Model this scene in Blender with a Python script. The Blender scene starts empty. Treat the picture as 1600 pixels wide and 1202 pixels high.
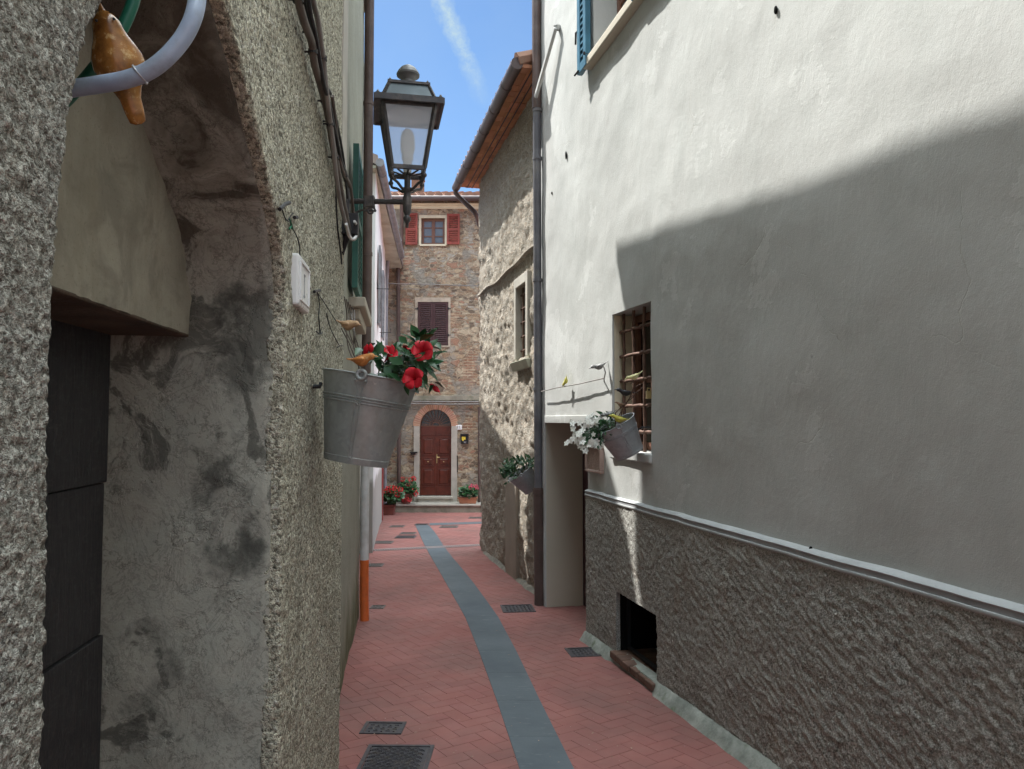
import bpy, math, random
from math import sin, cos, pi, radians as R, atan, atan2, sqrt
from mathutils import Vector, Matrix, noise as mnoise
random.seed(7)
SC = bpy.context.scene
COL = SC.collection
V = Vector
# ------------------------------------------------------------------ camera, sky, sun, exposure
F, H = 1150.0, 1.9
TH = atan(54/1150)
cam = bpy.data.cameras.new('camera')
cam.sensor_width = 36; cam.lens = 36*F/1600; cam.clip_start = .02; cam.clip_end = 2000
co = bpy.data.objects.new('camera', cam); COL.objects.link(co)
co.location = (0, 0, H); co.rotation_euler = (pi/2+TH, 0, 0)
SC.camera = co
SUN = V((1.297, -1.067, -2.9)).normalized()          # direction the light travels
SUN_STRENGTH, SKY_STRENGTH, EXPO = 2.0, .15, 2.48
w = bpy.data.worlds.new('World'); SC.world = w; w.use_nodes = True
wn, wl = w.node_tree.nodes, w.node_tree.links
bg = wn['Background']
sky = wn.new('ShaderNodeTexSky'); sky.sky_type = 'NISHITA'; sky.sun_disc = False
sky.sun_elevation = math.asin(-SUN.z); sky.sun_rotation = atan2(-SUN.x, -SUN.y)
sky.air_density = 1.0; sky.dust_density = .2; sky.ozone_density = 1.6
bg.inputs[1].default_value = SKY_STRENGTH
sd = bpy.data.lights.new('sun', 'SUN'); sd.energy = SUN_STRENGTH; sd.angle = R(.53); sd.color = (1, .975, .925)
so = bpy.data.objects.new('sun', sd); COL.objects.link(so)
so.rotation_euler = SUN.to_track_quat('-Z', 'Y').to_euler(); so.location = (-4, 6, 14)
SC.view_settings.view_transform = 'Standard'; SC.view_settings.look = 'None'
SC.view_settings.exposure = EXPO; SC.view_settings.gamma = 1

# a pixel of the photograph as a ray, a point at a given depth, on a wall plane, on the ground
CT, ST = cos(TH), sin(TH)
def ray(px, py):
    u, v = (px-800)/F, (601-py)/F
    return V((u, CT-v*ST, ST+v*CT))
def at(px, py, Y):
    r = ray(px, py); t = Y/r.y
    return V((r.x*t, Y, H+r.z*t))
GP = [(-6, .05), (4, 0), (6.5, -.1), (8.5, -.18), (10, -.22), (12, -.26), (14, -.3), (16.5, -.4), (19.4, -.53), (30, -.6)]
def gz(y):
    if y <= GP[0][0]: return GP[0][1]
    for (a, b), (c, d) in zip(GP, GP[1:]):
        if y <= c: return b+(d-b)*(y-a)/(c-a)
    return GP[-1][1]
def ground_at(px, py):
    r = ray(px, py); z = -.1
    for _ in range(30):
        t = (z-H)/r.z; z = gz(r.y*t)
    return V((r.x*t, r.y*t, z))
# contrail: a thin noisy band of cloud in the sky along a great circle
r1, r2 = ray(690, 0).normalized(), ray(752, 150).normalized()
cn = r1.cross(r2).normalized()
tc = wn.new('ShaderNodeTexCoord')
def wmath(op, a, b=None, c=None):
    n = wn.new('ShaderNodeMath'); n.operation = op
    for i, x in enumerate((a, b, c)):
        if x is None: continue
        if hasattr(x, 'links'): wl.new(x, n.inputs[i])
        else: n.inputs[i].default_value = x
    return n.outputs[0]
def wdot(vec):
    n = wn.new('ShaderNodeVectorMath'); n.operation = 'DOT_PRODUCT'
    wl.new(tc.outputs['Generated'], n.inputs[0]); n.inputs[1].default_value = vec
    return n.outputs['Value']
def wnoise(scale, detail=4, rough=.6):
    n = wn.new('ShaderNodeTexNoise'); n.inputs['Scale'].default_value = scale
    n.inputs['Detail'].default_value = detail; n.inputs['Roughness'].default_value = rough
    wl.new(tc.outputs['Generated'], n.inputs['Vector']); return n.outputs['Fac']
dist = wmath('ABSOLUTE', wmath('ADD', wdot(cn), wmath('MULTIPLY', wmath('SUBTRACT', wnoise(60, 6), .5), .02)))
mask = wmath('MULTIPLY', wmath('SMOOTH_MIN', wmath('MAXIMUM', wmath('SUBTRACT', 1, wmath('DIVIDE', dist, .0135)), 0), 1, .1),
             wmath('MULTIPLY_ADD', wnoise(110, 6, .75), 1.9, -.25))
ends = wmath('MULTIPLY_ADD', wdot(V((0, 0, 1))), 14, -14*ray(752, 172).normalized().z)   # dissolves lower down
mask = wmath('MULTIPLY', mask, wmath('MINIMUM', wmath('MAXIMUM', ends, 0), 1))
cirr = wmath('MULTIPLY', wmath('MAXIMUM', wmath('SUBTRACT', wnoise(3.2, 7, .6), .45), 0), .9)
mask = wmath('MINIMUM', wmath('ADD', wmath('MULTIPLY', wmath('MAXIMUM', mask, 0), .95), wmath('MULTIPLY', cirr, .5)), .8)
wm = wn.new('ShaderNodeMix'); wm.data_type = 'RGBA'
# low sky tinted darker and bluer to keep its colour at this exposure
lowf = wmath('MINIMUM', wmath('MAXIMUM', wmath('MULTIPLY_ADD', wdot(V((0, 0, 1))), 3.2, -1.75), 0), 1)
tint = wn.new('ShaderNodeMix'); tint.data_type = 'RGBA'
wl.new(lowf, tint.inputs[0]); tint.inputs[6].default_value = (.165, .195, .215, 1); tint.inputs[7].default_value = (.8, .8, .8, 1)
mul = wn.new('ShaderNodeMix'); mul.data_type = 'RGBA'; mul.blend_type = 'MULTIPLY'; mul.inputs[0].default_value = 1
wl.new(sky.outputs[0], mul.inputs[6]); wl.new(tint.outputs[2], mul.inputs[7])
# unseen bright cloud layer added overhead to lift the shade in the alley
fill_veil = wn.new('ShaderNodeMix'); fill_veil.data_type = 'RGBA'; wl.new(wmath('MULTIPLY', lowf, .85), fill_veil.inputs[0])
wl.new(mul.outputs[2], fill_veil.inputs[6]); fill_veil.inputs[7].default_value = (9.0, 9.7, 9.7, 1)
wl.new(mask, wm.inputs[0]); wl.new(fill_veil.outputs[2], wm.inputs[6]); wm.inputs[7].default_value = (.72, .92, .98, 1)
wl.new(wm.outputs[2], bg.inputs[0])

# ------------------------------------------------------------------ mesh helpers
ORG = {}
class Fr:
    """wall plane X = a - s*Y ; u is the Y coordinate, n the distance out of the wall into the alley"""
    def __init__(self, a, s, side):
        self.a, self.s = a, s
        L = sqrt(1+s*s)
        self.t = V((-s, 1, 0))/L
        self.n = V((side, side*s, 0))/L
    def p(self, u, n=0, z=0): return V((self.a-self.s*u, u, z))+self.n*n
    def px(self, x, y, n=0):
        r = ray(x, y)                                   # hit the plane offset by n
        o = self.p(0, n); t = self.n.dot(o-V((0, 0, H)))/self.n.dot(r)
        return V((0, 0, H))+r*t
    def uz(self, x, y, n=0):
        q = self.px(x, y, n); d = q-self.n*n
        return d.y, d.z
class FrX(Fr):
    """a wall across the view: u is X, n comes toward the camera"""
    def __init__(self, Y): self.Y = Y; self.t = V((1, 0, 0)); self.n = V((0, -1, 0))
    def p(self, u, n=0, z=0): return V((u, self.Y-n, z))
    def px(self, x, y, n=0): return at(x, y, self.Y-n)
    def uz(self, x, y, n=0): q = at(x, y, self.Y-n); return q.x, q.z
class M:
    def __init__(s): s.v, s.f, s.c = [], [], []
    def add(s, vs, fs):
        o = len(s.v); s.v += [V(x) for x in vs]; s.f += [[i+o for i in f] for f in fs]; return s
    def quad(s, *p): return s.add(p, [list(range(len(p)))])
    def hexa(s, p): return s.add(p, [[0,3,2,1],[4,5,6,7],[0,1,5,4],[1,2,6,5],[2,3,7,6],[3,0,4,7]])
    def fbox(s, fr, u0, u1, n0, n1, z0, z1):
        return s.hexa([fr.p(u0,n0,z0), fr.p(u1,n0,z0), fr.p(u1,n1,z0), fr.p(u0,n1,z0),
                       fr.p(u0,n0,z1), fr.p(u1,n0,z1), fr.p(u1,n1,z1), fr.p(u0,n1,z1)])
    def box(s, c, h, rot=None):
        c = V(c); pts = []
        for z in (-1, 1):
            for x, y in ((-1,-1),(1,-1),(1,1),(-1,1)):
                q = V((x*h[0], y*h[1], z*h[2]))
                if rot is not None: q = rot @ q
                pts.append(c+q)
        return s.hexa(pts)
    def bar(s, a, b, w, h=None, up=V((0,0,1))):
        a, b = V(a), V(b); d = (b-a); L = d.length; d.normalize()
        x = d.cross(up)
        if x.length < 1e-4: x = d.cross(V((0,1,0)))
        x.normalize(); y = x.cross(d)
        h = w if h is None else h
        return s.box((a+b)/2, (w/2, L/2, h/2), Matrix((x, d, y)).transposed())
    def tube(s, pts, r, seg=8, cap=True, rz=1.0):
        pts = [V(p) for p in pts]; n = len(pts); o = len(s.v)
        rs = r if isinstance(r, (list, tuple)) else [r]*n
        up = None
        for i, p in enumerate(pts):
            d = (pts[min(i+1, n-1)]-pts[max(i-1, 0)]).normalized()
            if up is None:
                up = V((0,0,1)) if abs(d.z) < .9 else V((0,1,0))
            x = d.cross(up)
            if x.length < 1e-5: x = d.cross(V((1,0,0)))
            x.normalize(); y = x.cross(d).normalized(); up = y
            for k in range(seg):
                a = 2*pi*k/seg
                s.v.append(p+(x*cos(a)+y*sin(a)*rz)*rs[i])
        for i in range(n-1):
            for k in range(seg):
                k2 = (k+1) % seg
                s.f.append([o+i*seg+k, o+i*seg+k2, o+(i+1)*seg+k2, o+(i+1)*seg+k])
        if cap:
            s.f.append([o+k for k in range(seg)][::-1]); s.f.append([o+(n-1)*seg+k for k in range(seg)])
        return s
    def lathe(s, org, prof, seg=24, ax=None, closed=False, arc=1.0):
        """prof [(r,h)] turned about the axis of the 3x3 matrix ax (its third column)"""
        org = V(org); ax = ax if ax is not None else Matrix.Identity(3); o = len(s.v)
        for r, h in prof:
            for k in range(seg):
                a = 2*pi*k/seg
                s.v.append(org+ax @ V((r*cos(a), r*sin(a), h)))
        n = len(prof)
        for i in range(n-1):
            for k in range(seg):
                k2 = (k+1) % seg
                s.f.append([o+i*seg+k, o+i*seg+k2, o+(i+1)*seg+k2, o+(i+1)*seg+k])
        if closed:
            s.f.append([o+k for k in range(seg)][::-1]); s.f.append([o+(n-1)*seg+k for k in range(seg)])
        return s
    def ball(s, c, r, rot=None, seg=14, ring=9):
        r = (r, r, r) if not isinstance(r, (tuple, list)) else r
        c = V(c); o = len(s.v)
        for i in range(ring+1):
            th = pi*i/ring
            for k in range(seg):
                a = 2*pi*k/seg
                q = V((r[0]*sin(th)*cos(a), r[1]*sin(th)*sin(a), r[2]*cos(th)))
                s.v.append(c+(rot @ q if rot is not None else q))
        for i in range(ring):
            for k in range(seg):
                k2 = (k+1) % seg
                s.f.append([o+i*seg+k, o+(i+1)*seg+k, o+(i+1)*seg+k2, o+i*seg+k2])
        return s
    def leaf(s, b, d, nrm, L, W, droop=.3, fold=.25, shape=(0, .62, 1, .78, .42, 0)):
        b = V(b); d = V(d).normalized(); nrm = V(nrm)
        side = d.cross(nrm)
        if side.length < 1e-3: side = d.cross(V((.3,.2,1)))
        side.normalize(); up = side.cross(d).normalized()
        n = len(shape)-1; pts = []
        for i, wd in enumerate(shape):
            t = i/n
            c = b+d*(L*t)-up*(droop*L*t*t)
            h = W*wd/2
            pts += [c-side*h+up*fold*h, c, c+side*h+up*fold*h]
        fs = []
        for i in range(n):
            a = i*3
            fs += [[a, a+1, a+4, a+3], [a+1, a+2, a+5, a+4]]
        return s.add(pts, fs)
    def build(s, name, mat, parent=None, smooth=None, bevel=0, sol=0, origin=None):
        og = ORG[parent] if parent is not None else (V(origin) if origin is not None else V((0,0,0)))
        me = bpy.data.meshes.new(name)
        me.from_pydata([tuple(p-og) for p in s.v], [], s.f); me.update()
        for mm in (mat if isinstance(mat, (list, tuple)) else [mat]): me.materials.append(mm)
        if s.c:
            at_ = me.color_attributes.new('tint', 'FLOAT_COLOR', 'POINT')
            for i, cc in enumerate(s.c): at_.data[i].color = cc
        if smooth is not None:
            me.polygons.foreach_set('use_smooth', [True]*len(me.polygons))
            me.set_sharp_from_angle(angle=R(smooth))
        o = bpy.data.objects.new(name, me); COL.objects.link(o)
        if parent is not None: o.parent = parent
        else: o.location = og
        ORG[o] = og
        if sol:
            m_ = o.modifiers.new('solid', 'SOLIDIFY'); m_.thickness = sol; m_.offset = 0
        if bevel:
            m_ = o.modifiers.new('bevel', 'BEVEL'); m_.width = bevel; m_.segments = 2; m_.limit_method = 'ANGLE'
        return o
def tag(o, label, cat, group=None, kind=None):
    o['label'] = label; o['category'] = cat
    if group: o['group'] = group
    if kind: o['kind'] = kind
    return o
def thing(name, label, cat, loc, group=None):
    o = bpy.data.objects.new(name, None); COL.objects.link(o)
    o.empty_display_size = .1; o.location = V(loc); ORG[o] = V(loc)
    return tag(o, label, cat, group)
def steps(vals, res):
    vals = sorted(set(round(x, 5) for x in vals)); out = [vals[0]]
    for a, b in zip(vals, vals[1:]):
        k = max(1, int(math.ceil((b-a)/res)))
        out += [a+(b-a)*(i+1)/k for i in range(k)]
    return out
def wall(fr, u0, u1, z0, z1, res, holes=(), depth=.35, disp=None, warp=None):
    """front sheet with holes, its borders (and so the reveals) carried back by depth"""
    us = steps([u0, u1]+[h for q in holes for h in q[:2]], res)
    zs = steps([z0, z1]+[h for q in holes for h in q[2:4]], res)
    m = M(); idx = {}; used = {}
    def inside(u, z): return any(q[0] < u < q[1] and q[2] < z < q[3] for q in holes)
    def vid(i, j):
        if (i, j) not in idx:
            u, z = us[i], zs[j]
            if warp: u, z = warp(u, z)
            n = disp(u, z) if disp else 0
            idx[(i, j)] = len(m.v); m.v.append(fr.p(u, n, z))
        return idx[(i, j)]
    edges = {}
    for i in range(len(us)-1):
        for j in range(len(zs)-1):
            if inside((us[i]+us[i+1])/2, (zs[j]+zs[j+1])/2): continue
            q = [vid(i, j), vid(i+1, j), vid(i+1, j+1), vid(i, j+1)]
            m.f.append(q)
            for a, b in zip(q, q[1:]+q[:1]):
                if (b, a) in edges: del edges[(b, a)]
                else: edges[(a, b)] = 1
    back = {}
    for a, b in edges:
        for k in (a, b):
            if k not in back:
                back[k] = len(m.v); m.v.append(m.v[k]-fr.n*depth)
        m.f.append([b, a, back[a], back[b]])
    return m
def fbm(p, s, o=3):
    return mnoise.fractal(V(p)*s, .9, 2.0, o)
# ------------------------------------------------------------------ materials
class N:
    """small wrapper for a node material with object coordinates in metres"""
    def __init__(s, name, rough=.85, spec=.3, metal=0):
        s.m = bpy.data.materials.new(name); s.m.use_nodes = True
        s.n, s.l = s.m.node_tree.nodes, s.m.node_tree.links
        s.b = s.n['Principled BSDF']
        s.b.inputs['Roughness'].default_value = rough
        s.b.inputs['Specular IOR Level'].default_value = spec
        s.b.inputs['Metallic'].default_value = metal
        s.co = s.n.new('ShaderNodeTexCoord').outputs['Object']
    def put(s, x, sock):
        if hasattr(x, 'links'): s.l.new(x, sock)
        elif isinstance(x, (tuple, list)) and len(x) == 3 and len(sock.default_value) == 4: sock.default_value = (*x, 1)
        else: sock.default_value = x
    def map(s, scale, rot=(0,0,0), vec=None):
        n = s.n.new('ShaderNodeMapping'); n.inputs['Scale'].default_value = scale; n.inputs['Rotation'].default_value = rot
        s.l.new(vec or s.co, n.inputs[0]); return n.outputs[0]
    def noise(s, scale, detail=4, rough=.55, vec=None, dist=0):
        n = s.n.new('ShaderNodeTexNoise'); s.l.new(vec or s.co, n.inputs['Vector'])
        n.inputs['Scale'].default_value = scale; n.inputs['Detail'].default_value = detail
        n.inputs['Roughness'].default_value = rough; n.inputs['Distortion'].default_value = dist
        return n.outputs['Fac']
    def ncol(s, scale, detail=2, vec=None):
        n = s.n.new('ShaderNodeTexNoise'); s.l.new(vec or s.co, n.inputs['Vector'])
        n.inputs['Scale'].default_value = scale; n.inputs['Detail'].default_value = detail
        return n.outputs['Color']
    def voro(s, scale, feature='F1', vec=None, out='Distance', rnd=1):
        n = s.n.new('ShaderNodeTexVoronoi'); n.feature = feature; s.l.new(vec or s.co, n.inputs['Vector'])
        n.inputs['Scale'].default_value = scale; n.inputs['Randomness'].default_value = rnd
        return n.outputs[out]
    def math(s, op, a, b=None, clamp=False):
        n = s.n.new('ShaderNodeMath'); n.operation = op; n.use_clamp = clamp
        s.put(a, n.inputs[0])
        if b is not None: s.put(b, n.inputs[1])
        return n.outputs[0]
    def vadd(s, a, b, k):
        n = s.n.new('ShaderNodeVectorMath'); n.operation = 'MULTIPLY_ADD'
        s.put(b, n.inputs[0]); n.inputs[1].default_value = (k, k, k); s.put(a, n.inputs[2]); return n.outputs[0]
    def ramp(s, fac, stops, interp='LINEAR'):
        n = s.n.new('ShaderNodeValToRGB'); n.color_ramp.interpolation = interp
        e = n.color_ramp.elements
        while len(e) < len(stops): e.new(.5)
        for q, (p, c) in zip(e, stops):
            q.position = p; q.color = (*c, 1) if isinstance(c, (tuple, list)) else (c, c, c, 1)
        s.put(fac, n.inputs[0]); return n.outputs[0]
    def mix(s, fac, a, b, mode='MIX'):
        n = s.n.new('ShaderNodeMix'); n.data_type = 'RGBA'; n.blend_type = mode; n.clamp_factor = True
        s.put(fac, n.inputs[0]); s.put(a, n.inputs[6]); s.put(b, n.inputs[7]); return n.outputs[2]
    def sep(s, axis, vec=None):
        n = s.n.new('ShaderNodeSeparateXYZ'); s.l.new(vec or s.co, n.inputs[0]); return n.outputs['XYZ'.index(axis)]
    def attr(s, name):
        n = s.n.new('ShaderNodeAttribute'); n.attribute_name = name; return n.outputs['Color']
    def bump(s, h, strength, dist, prev=None):
        n = s.n.new('ShaderNodeBump'); n.inputs['Strength'].default_value = strength; n.inputs['Distance'].default_value = dist
        s.put(h, n.inputs['Height'])
        if prev is not None: s.l.new(prev, n.inputs['Normal'])
        return n.outputs[0]
    def done(s, col, nrm=None, rough=None):
        s.put(col, s.b.inputs['Base Color'])
        if nrm is not None: s.l.new(nrm, s.b.inputs['Normal'])
        if rough is not None: s.put(rough, s.b.inputs['Roughness'])
        return s.m
def simple(name, col, rough=.6, metal=0, var=.25, scale=14, bump=.15, bd=.003, spec=.4, dirt=None):
    """plain finish with worn, uneven tone"""
    k = N(name, rough, spec, metal)
    a = tuple(c*(1-var) for c in col); b = tuple(min(1, c*(1+var)) for c in col)
    c = k.mix(k.ramp(k.noise(scale, 6, .6), [(.3, 0), (.7, 1)]), a, b)
    if dirt: c = k.mix(k.ramp(k.noise(scale*.6, 8, .7), [(.5, 0), (.72, 1)]), c, dirt)
    r = k.ramp(k.noise(scale*2, 4), [(.3, rough*.85), (.7, min(1, rough*1.15))])
    return k.done(c, k.bump(k.noise(scale*6, 4), bump, bd), r)

def pebble(name, tint, scale, bd, low=.35):
    k = N(name, .9, .25)
    d = k.vadd(k.co, k.ncol(scale*.8), .4/scale)
    cell = k.voro(scale, out='Color', vec=d); c1 = k.sep('X', cell)
    col = k.ramp(c1, [(0, tuple(x*.38 for x in tint)), (.3, tuple(x*.75 for x in tint)), (.68, tint), (.9, tuple(min(1, x*1.35) for x in tint)), (1, (.6, .57, .5))])
    grit = k.noise(scale*3, 3, .7)
    pit = k.noise(scale*.75, 3, .65)
    col = k.mix(k.ramp(pit, [(.37, .92), (.46, 0)]), col, tuple(x*.13 for x in tint))
    col = k.mix(k.ramp(pit, [(.58, 0), (.68, .6)]), col, tuple(min(.8, x*1.5) for x in tint))
    col = k.mix(k.ramp(grit, [(.36, .6), (.5, 0)]), col, tuple(x*.3 for x in tint))
    big = k.noise(2.2, 6, .65)
    col = k.mix(k.math('MULTIPLY', k.ramp(big, [(.35, 0), (.7, 1)]), .35), col, (.3, .275, .2), 'MIX')
    streak = k.noise(3.5, 5, .6, vec=k.map((2.2, 2.2, .25)))
    col = k.mix(k.math('MULTIPLY', k.ramp(streak, [(.5, 0), (.75, 1)]), .4), col, (.16, .155, .125))
    dist = k.voro(scale, vec=d)
    h = k.math('ADD', k.math('SUBTRACT', 1, dist), k.math('ADD', k.math('MULTIPLY', grit, .5), k.math('MULTIPLY', k.ramp(pit, [(.34, 0), (.6, 1)]), 1.2)))
    return k.done(col, k.bump(h, .85, bd, k.bump(k.noise(scale*.3, 4), .5, bd*2)))
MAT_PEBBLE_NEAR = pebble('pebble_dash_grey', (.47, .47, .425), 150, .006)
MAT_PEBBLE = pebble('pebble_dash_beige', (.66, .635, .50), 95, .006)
MAT_PEBBLE_FAR = pebble('pebble_dash_green', (.5, .5, .40), 95, .005)

def old_plaster():
    k = N('old_alcove_plaster', .9, .2)
    n1 = k.noise(2.1, 8, .62); n2 = k.noise(9, 7, .65)
    c = k.mix(n1, (.275, .28, .24), (.405, .41, .355))
    c = k.mix(k.math('MULTIPLY', k.ramp(n2, [(.4, 0), (.7, 1)]), .55), c, (.39, .37, .31))
    zz = k.sep('Z')
    wv = k.vadd(k.co, k.ncol(4, 5), .13)
    d1 = k.noise(4.2, 7, .6, vec=k.map((1, 1, .62), vec=wv), dist=1.0)
    blot = k.ramp(d1, [(.555, 0), (.585, .85), (.66, 1)])
    c = k.mix(k.math('MULTIPLY', blot, .8), c, (.06, .06, .052))
    d2 = k.noise(6.5, 8, .7, vec=k.map((1.2, 1.2, .8)), dist=2.2)
    rim = k.ramp(d2, [(.47, 0), (.495, 1), (.52, 0)])
    c = k.mix(k.math('MULTIPLY', rim, .5), c, (.12, .115, .1))
    rim2 = k.ramp(k.noise(5.5, 8, .7, dist=2.0), [(.52, 0), (.535, 1), (.56, 0)])
    c = k.mix(k.math('MULTIPLY', rim2, .3), c, (.5, .48, .42))
    damp = k.ramp(k.math('ADD', zz, k.math('MULTIPLY', k.math('SUBTRACT', d1, .5), 1.2)), [(.0, 0), (1, 1)])
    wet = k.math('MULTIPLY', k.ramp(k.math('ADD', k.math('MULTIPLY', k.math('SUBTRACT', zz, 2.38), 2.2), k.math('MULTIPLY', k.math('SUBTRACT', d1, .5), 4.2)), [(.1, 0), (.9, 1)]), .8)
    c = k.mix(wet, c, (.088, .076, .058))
    moss = k.math('MULTIPLY', k.ramp(zz, [(0, 1), (1, .0)]), k.ramp(k.noise(3, 6), [(.45, 0), (.6, 1)]))
    c = k.mix(k.math('MULTIPLY', moss, .35), c, (.12, .19, .16))
    for (cx, cy, cz, rx_, rz_) in BLOTS:
        v_ = k.n.new('ShaderNodeVectorMath'); v_.operation = 'SUBTRACT'; k.l.new(wv, v_.inputs[0]); v_.inputs[1].default_value = (cx+.06, cy+.06, cz+.06)
        s_ = k.n.new('ShaderNodeVectorMath'); s_.operation = 'MULTIPLY'; k.l.new(v_.outputs[0], s_.inputs[0]); s_.inputs[1].default_value = (.7/rx_, .7/rx_, .42/rz_)
        l_ = k.n.new('ShaderNodeVectorMath'); l_.operation = 'LENGTH'; k.l.new(s_.outputs[0], l_.inputs[0])
        c = k.mix(k.math('MULTIPLY', k.ramp(k.math('ADD', l_.outputs['Value'], k.math('MULTIPLY', k.math('SUBTRACT', n2, .5), 2.6)), [(.5, 1), (1.05, 0)]), .66), c, (.055, .055, .048))
    peel = k.ramp(k.noise(3.2, 7, .68, vec=wv), [(.53, 0), (.545, 1)])
    cr_ = k.ramp(k.noise(1.7, 9, .72, vec=wv), [(.492, 0), (.5, 1), (.508, 0)])
    c = k.mix(k.math('MULTIPLY', cr_, .6), c, (.06, .055, .045))
    spk = k.ramp(k.noise(160, 3, .6), [(.3, 1), (.38, 0)])
    c = k.mix(k.math('MULTIPLY', spk, .35), c, (.09, .085, .075))
    h = k.math('ADD', k.math('MULTIPLY', peel, .6), k.math('MULTIPLY', k.noise(30, 6, .7), .8))
    return k.done(c, k.bump(h, .6, .006))
# damp blotches on the far jamb of the recess, offsets from the house's origin
BLOTS = [(q.x+.9, q.y-1.5, q.z, rx_, rz_) for q, rx_, rz_ in ((at(352, 488, 2.22), .07, .045), (at(392, 535, 2.24), .11, .09), (at(300, 570, 2.2), .035, .11), (at(385, 700, 2.24), .04, .05),
         (at(330, 700, 2.22), .05, .10), (at(330, 730, 2.22), .08, .06), (at(370, 800, 2.23), .06, .08), (at(300, 900, 2.2), .04, .13), (at(360, 880, 2.22), .08, .09), (at(210, 1070, 2.16), .09, .10), (at(405, 490, 2.25), .03, .03))]
MAT_OLD = old_plaster()
def tymp():
    k = N('ochre_grey_plaster', .92, .2)
    c = k.mix(k.ramp(k.noise(5, 8, .7), [(.3, 0), (.7, 1)]), (.27, .255, .20), (.40, .38, .305))
    c = k.mix(k.math('MULTIPLY', k.ramp(k.noise(3, 7, .7, vec=k.map((3, 3, .5))), [(.5, 0), (.75, 1)]), .4), c, (.2, .18, .12))
    c = k.mix(k.math('MULTIPLY', k.ramp(k.noise(140, 3), [(.3, 1), (.4, 0)]), .4), c, (.17, .15, .11))
    c = k.mix(k.math('MULTIPLY', k.ramp(k.noise(4, 5, .65, dist=1.2), [(.5, 0), (.62, 1)]), .45), c, (.17, .16, .13))
    return k.done(c, k.bump(k.noise(26, 7, .7), .8, .008))
MAT_TYMP = tymp()
def black_door():
    k = N('blackened_door_wood', .55, .4)
    g = k.noise(18, 6, .7, vec=k.map((6, 6, .5)))
    c = k.mix(g, (.006, .006, .008), (.05, .05, .054))
    c = k.mix(k.math('MULTIPLY', k.ramp(k.noise(2.6, 5, .65, dist=.8), [(.42, 0), (.62, 1)]), .8), c, k.mix(k.noise(30, 4), (.02, .02, .022), (.06, .06, .064)))
    sc = k.ramp(k.noise(9, 7, .6, vec=k.map((1, 1.2, 3), (0.5, 0, 0))), [(.49, 0), (.5, 1), (.51, 0)])
    c = k.mix(k.math('MULTIPLY', sc, .45), c, (.16, .16, .16))
    return k.done(c, k.bump(g, .9, .008), k.ramp(g, [(.3, .3), (.7, .6)]))
MAT_BLACKDOOR = black_door()
MAT_LINTEL = simple('weathered_lintel_wood', (.085, .06, .042), .85, var=.5, scale=9, bump=.6, bd=.008)
def stucco():
    k = N('white_stucco', .88, .25)
    c = k.mix(k.ramp(k.noise(.9, 7, .6), [(.3, 0), (.7, 1)]), (.405, .41, .395), (.485, .495, .48))
    c = k.mix(k.math('MULTIPLY', k.ramp(k.noise(3, 6, .62, vec=k.map((1.2, 1.2, .5))), [(.48, 0), (.72, 1)]), .4), c, (.36, .375, .36))
    cr = k.ramp(k.voro(.9, 'DISTANCE_TO_EDGE', vec=k.vadd(k.co, k.ncol(3, 5), .35)), [(0, 1), (.004, 0)])
    msk = k.ramp(k.noise(.8, 2), [(.52, 0), (.6, 1)])
    c = k.mix(k.math('MULTIPLY', k.math('MULTIPLY', cr, msk), .45), c, (.36, .34, .3))
    pits = k.ramp(k.voro(3.2, 'F1'), [(.02, 1), (.045, 0)])
    c = k.mix(k.math('MULTIPLY', pits, k.ramp(k.noise(1.3, 2), [(.55, 0), (.62, .8)])), c, (.12, .11, .1))
    chip = k.ramp(k.noise(1.6, 6, .62, vec=k.vadd(k.co, k.ncol(5, 4), .1)), [(.60, 0), (.604, 1)])
    c = k.mix(k.math('MULTIPLY', chip, .5), c, (.53, .54, .525))
    h1 = k.noise(150, 4, .7); h2 = k.noise(13, 6, .62, vec=k.map((1, 1, .7), (.7, 0, 0)))
    h3 = k.noise(3.6, 5, .6, vec=k.map((1, 1, .6), (.75, 0, 0)), dist=.6)
    b = k.bump(k.math('SUBTRACT', k.math('MULTIPLY', chip, .35), k.math('MULTIPLY', k.math('MULTIPLY', cr, msk), .8)), .35, .003)
    b = k.bump(h3, .35, .016, b); b = k.bump(h2, .32, .007, b); b = k.bump(k.noise(48, 4, .6), .28, .003, b); b = k.bump(h1, .55, .002, b)
    return k.done(c, b)
MAT_STUCCO = stucco()
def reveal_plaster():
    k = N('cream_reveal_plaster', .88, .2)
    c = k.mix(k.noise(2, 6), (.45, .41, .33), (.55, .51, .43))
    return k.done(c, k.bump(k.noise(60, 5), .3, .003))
MAT_REVEAL = reveal_plaster()
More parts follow.
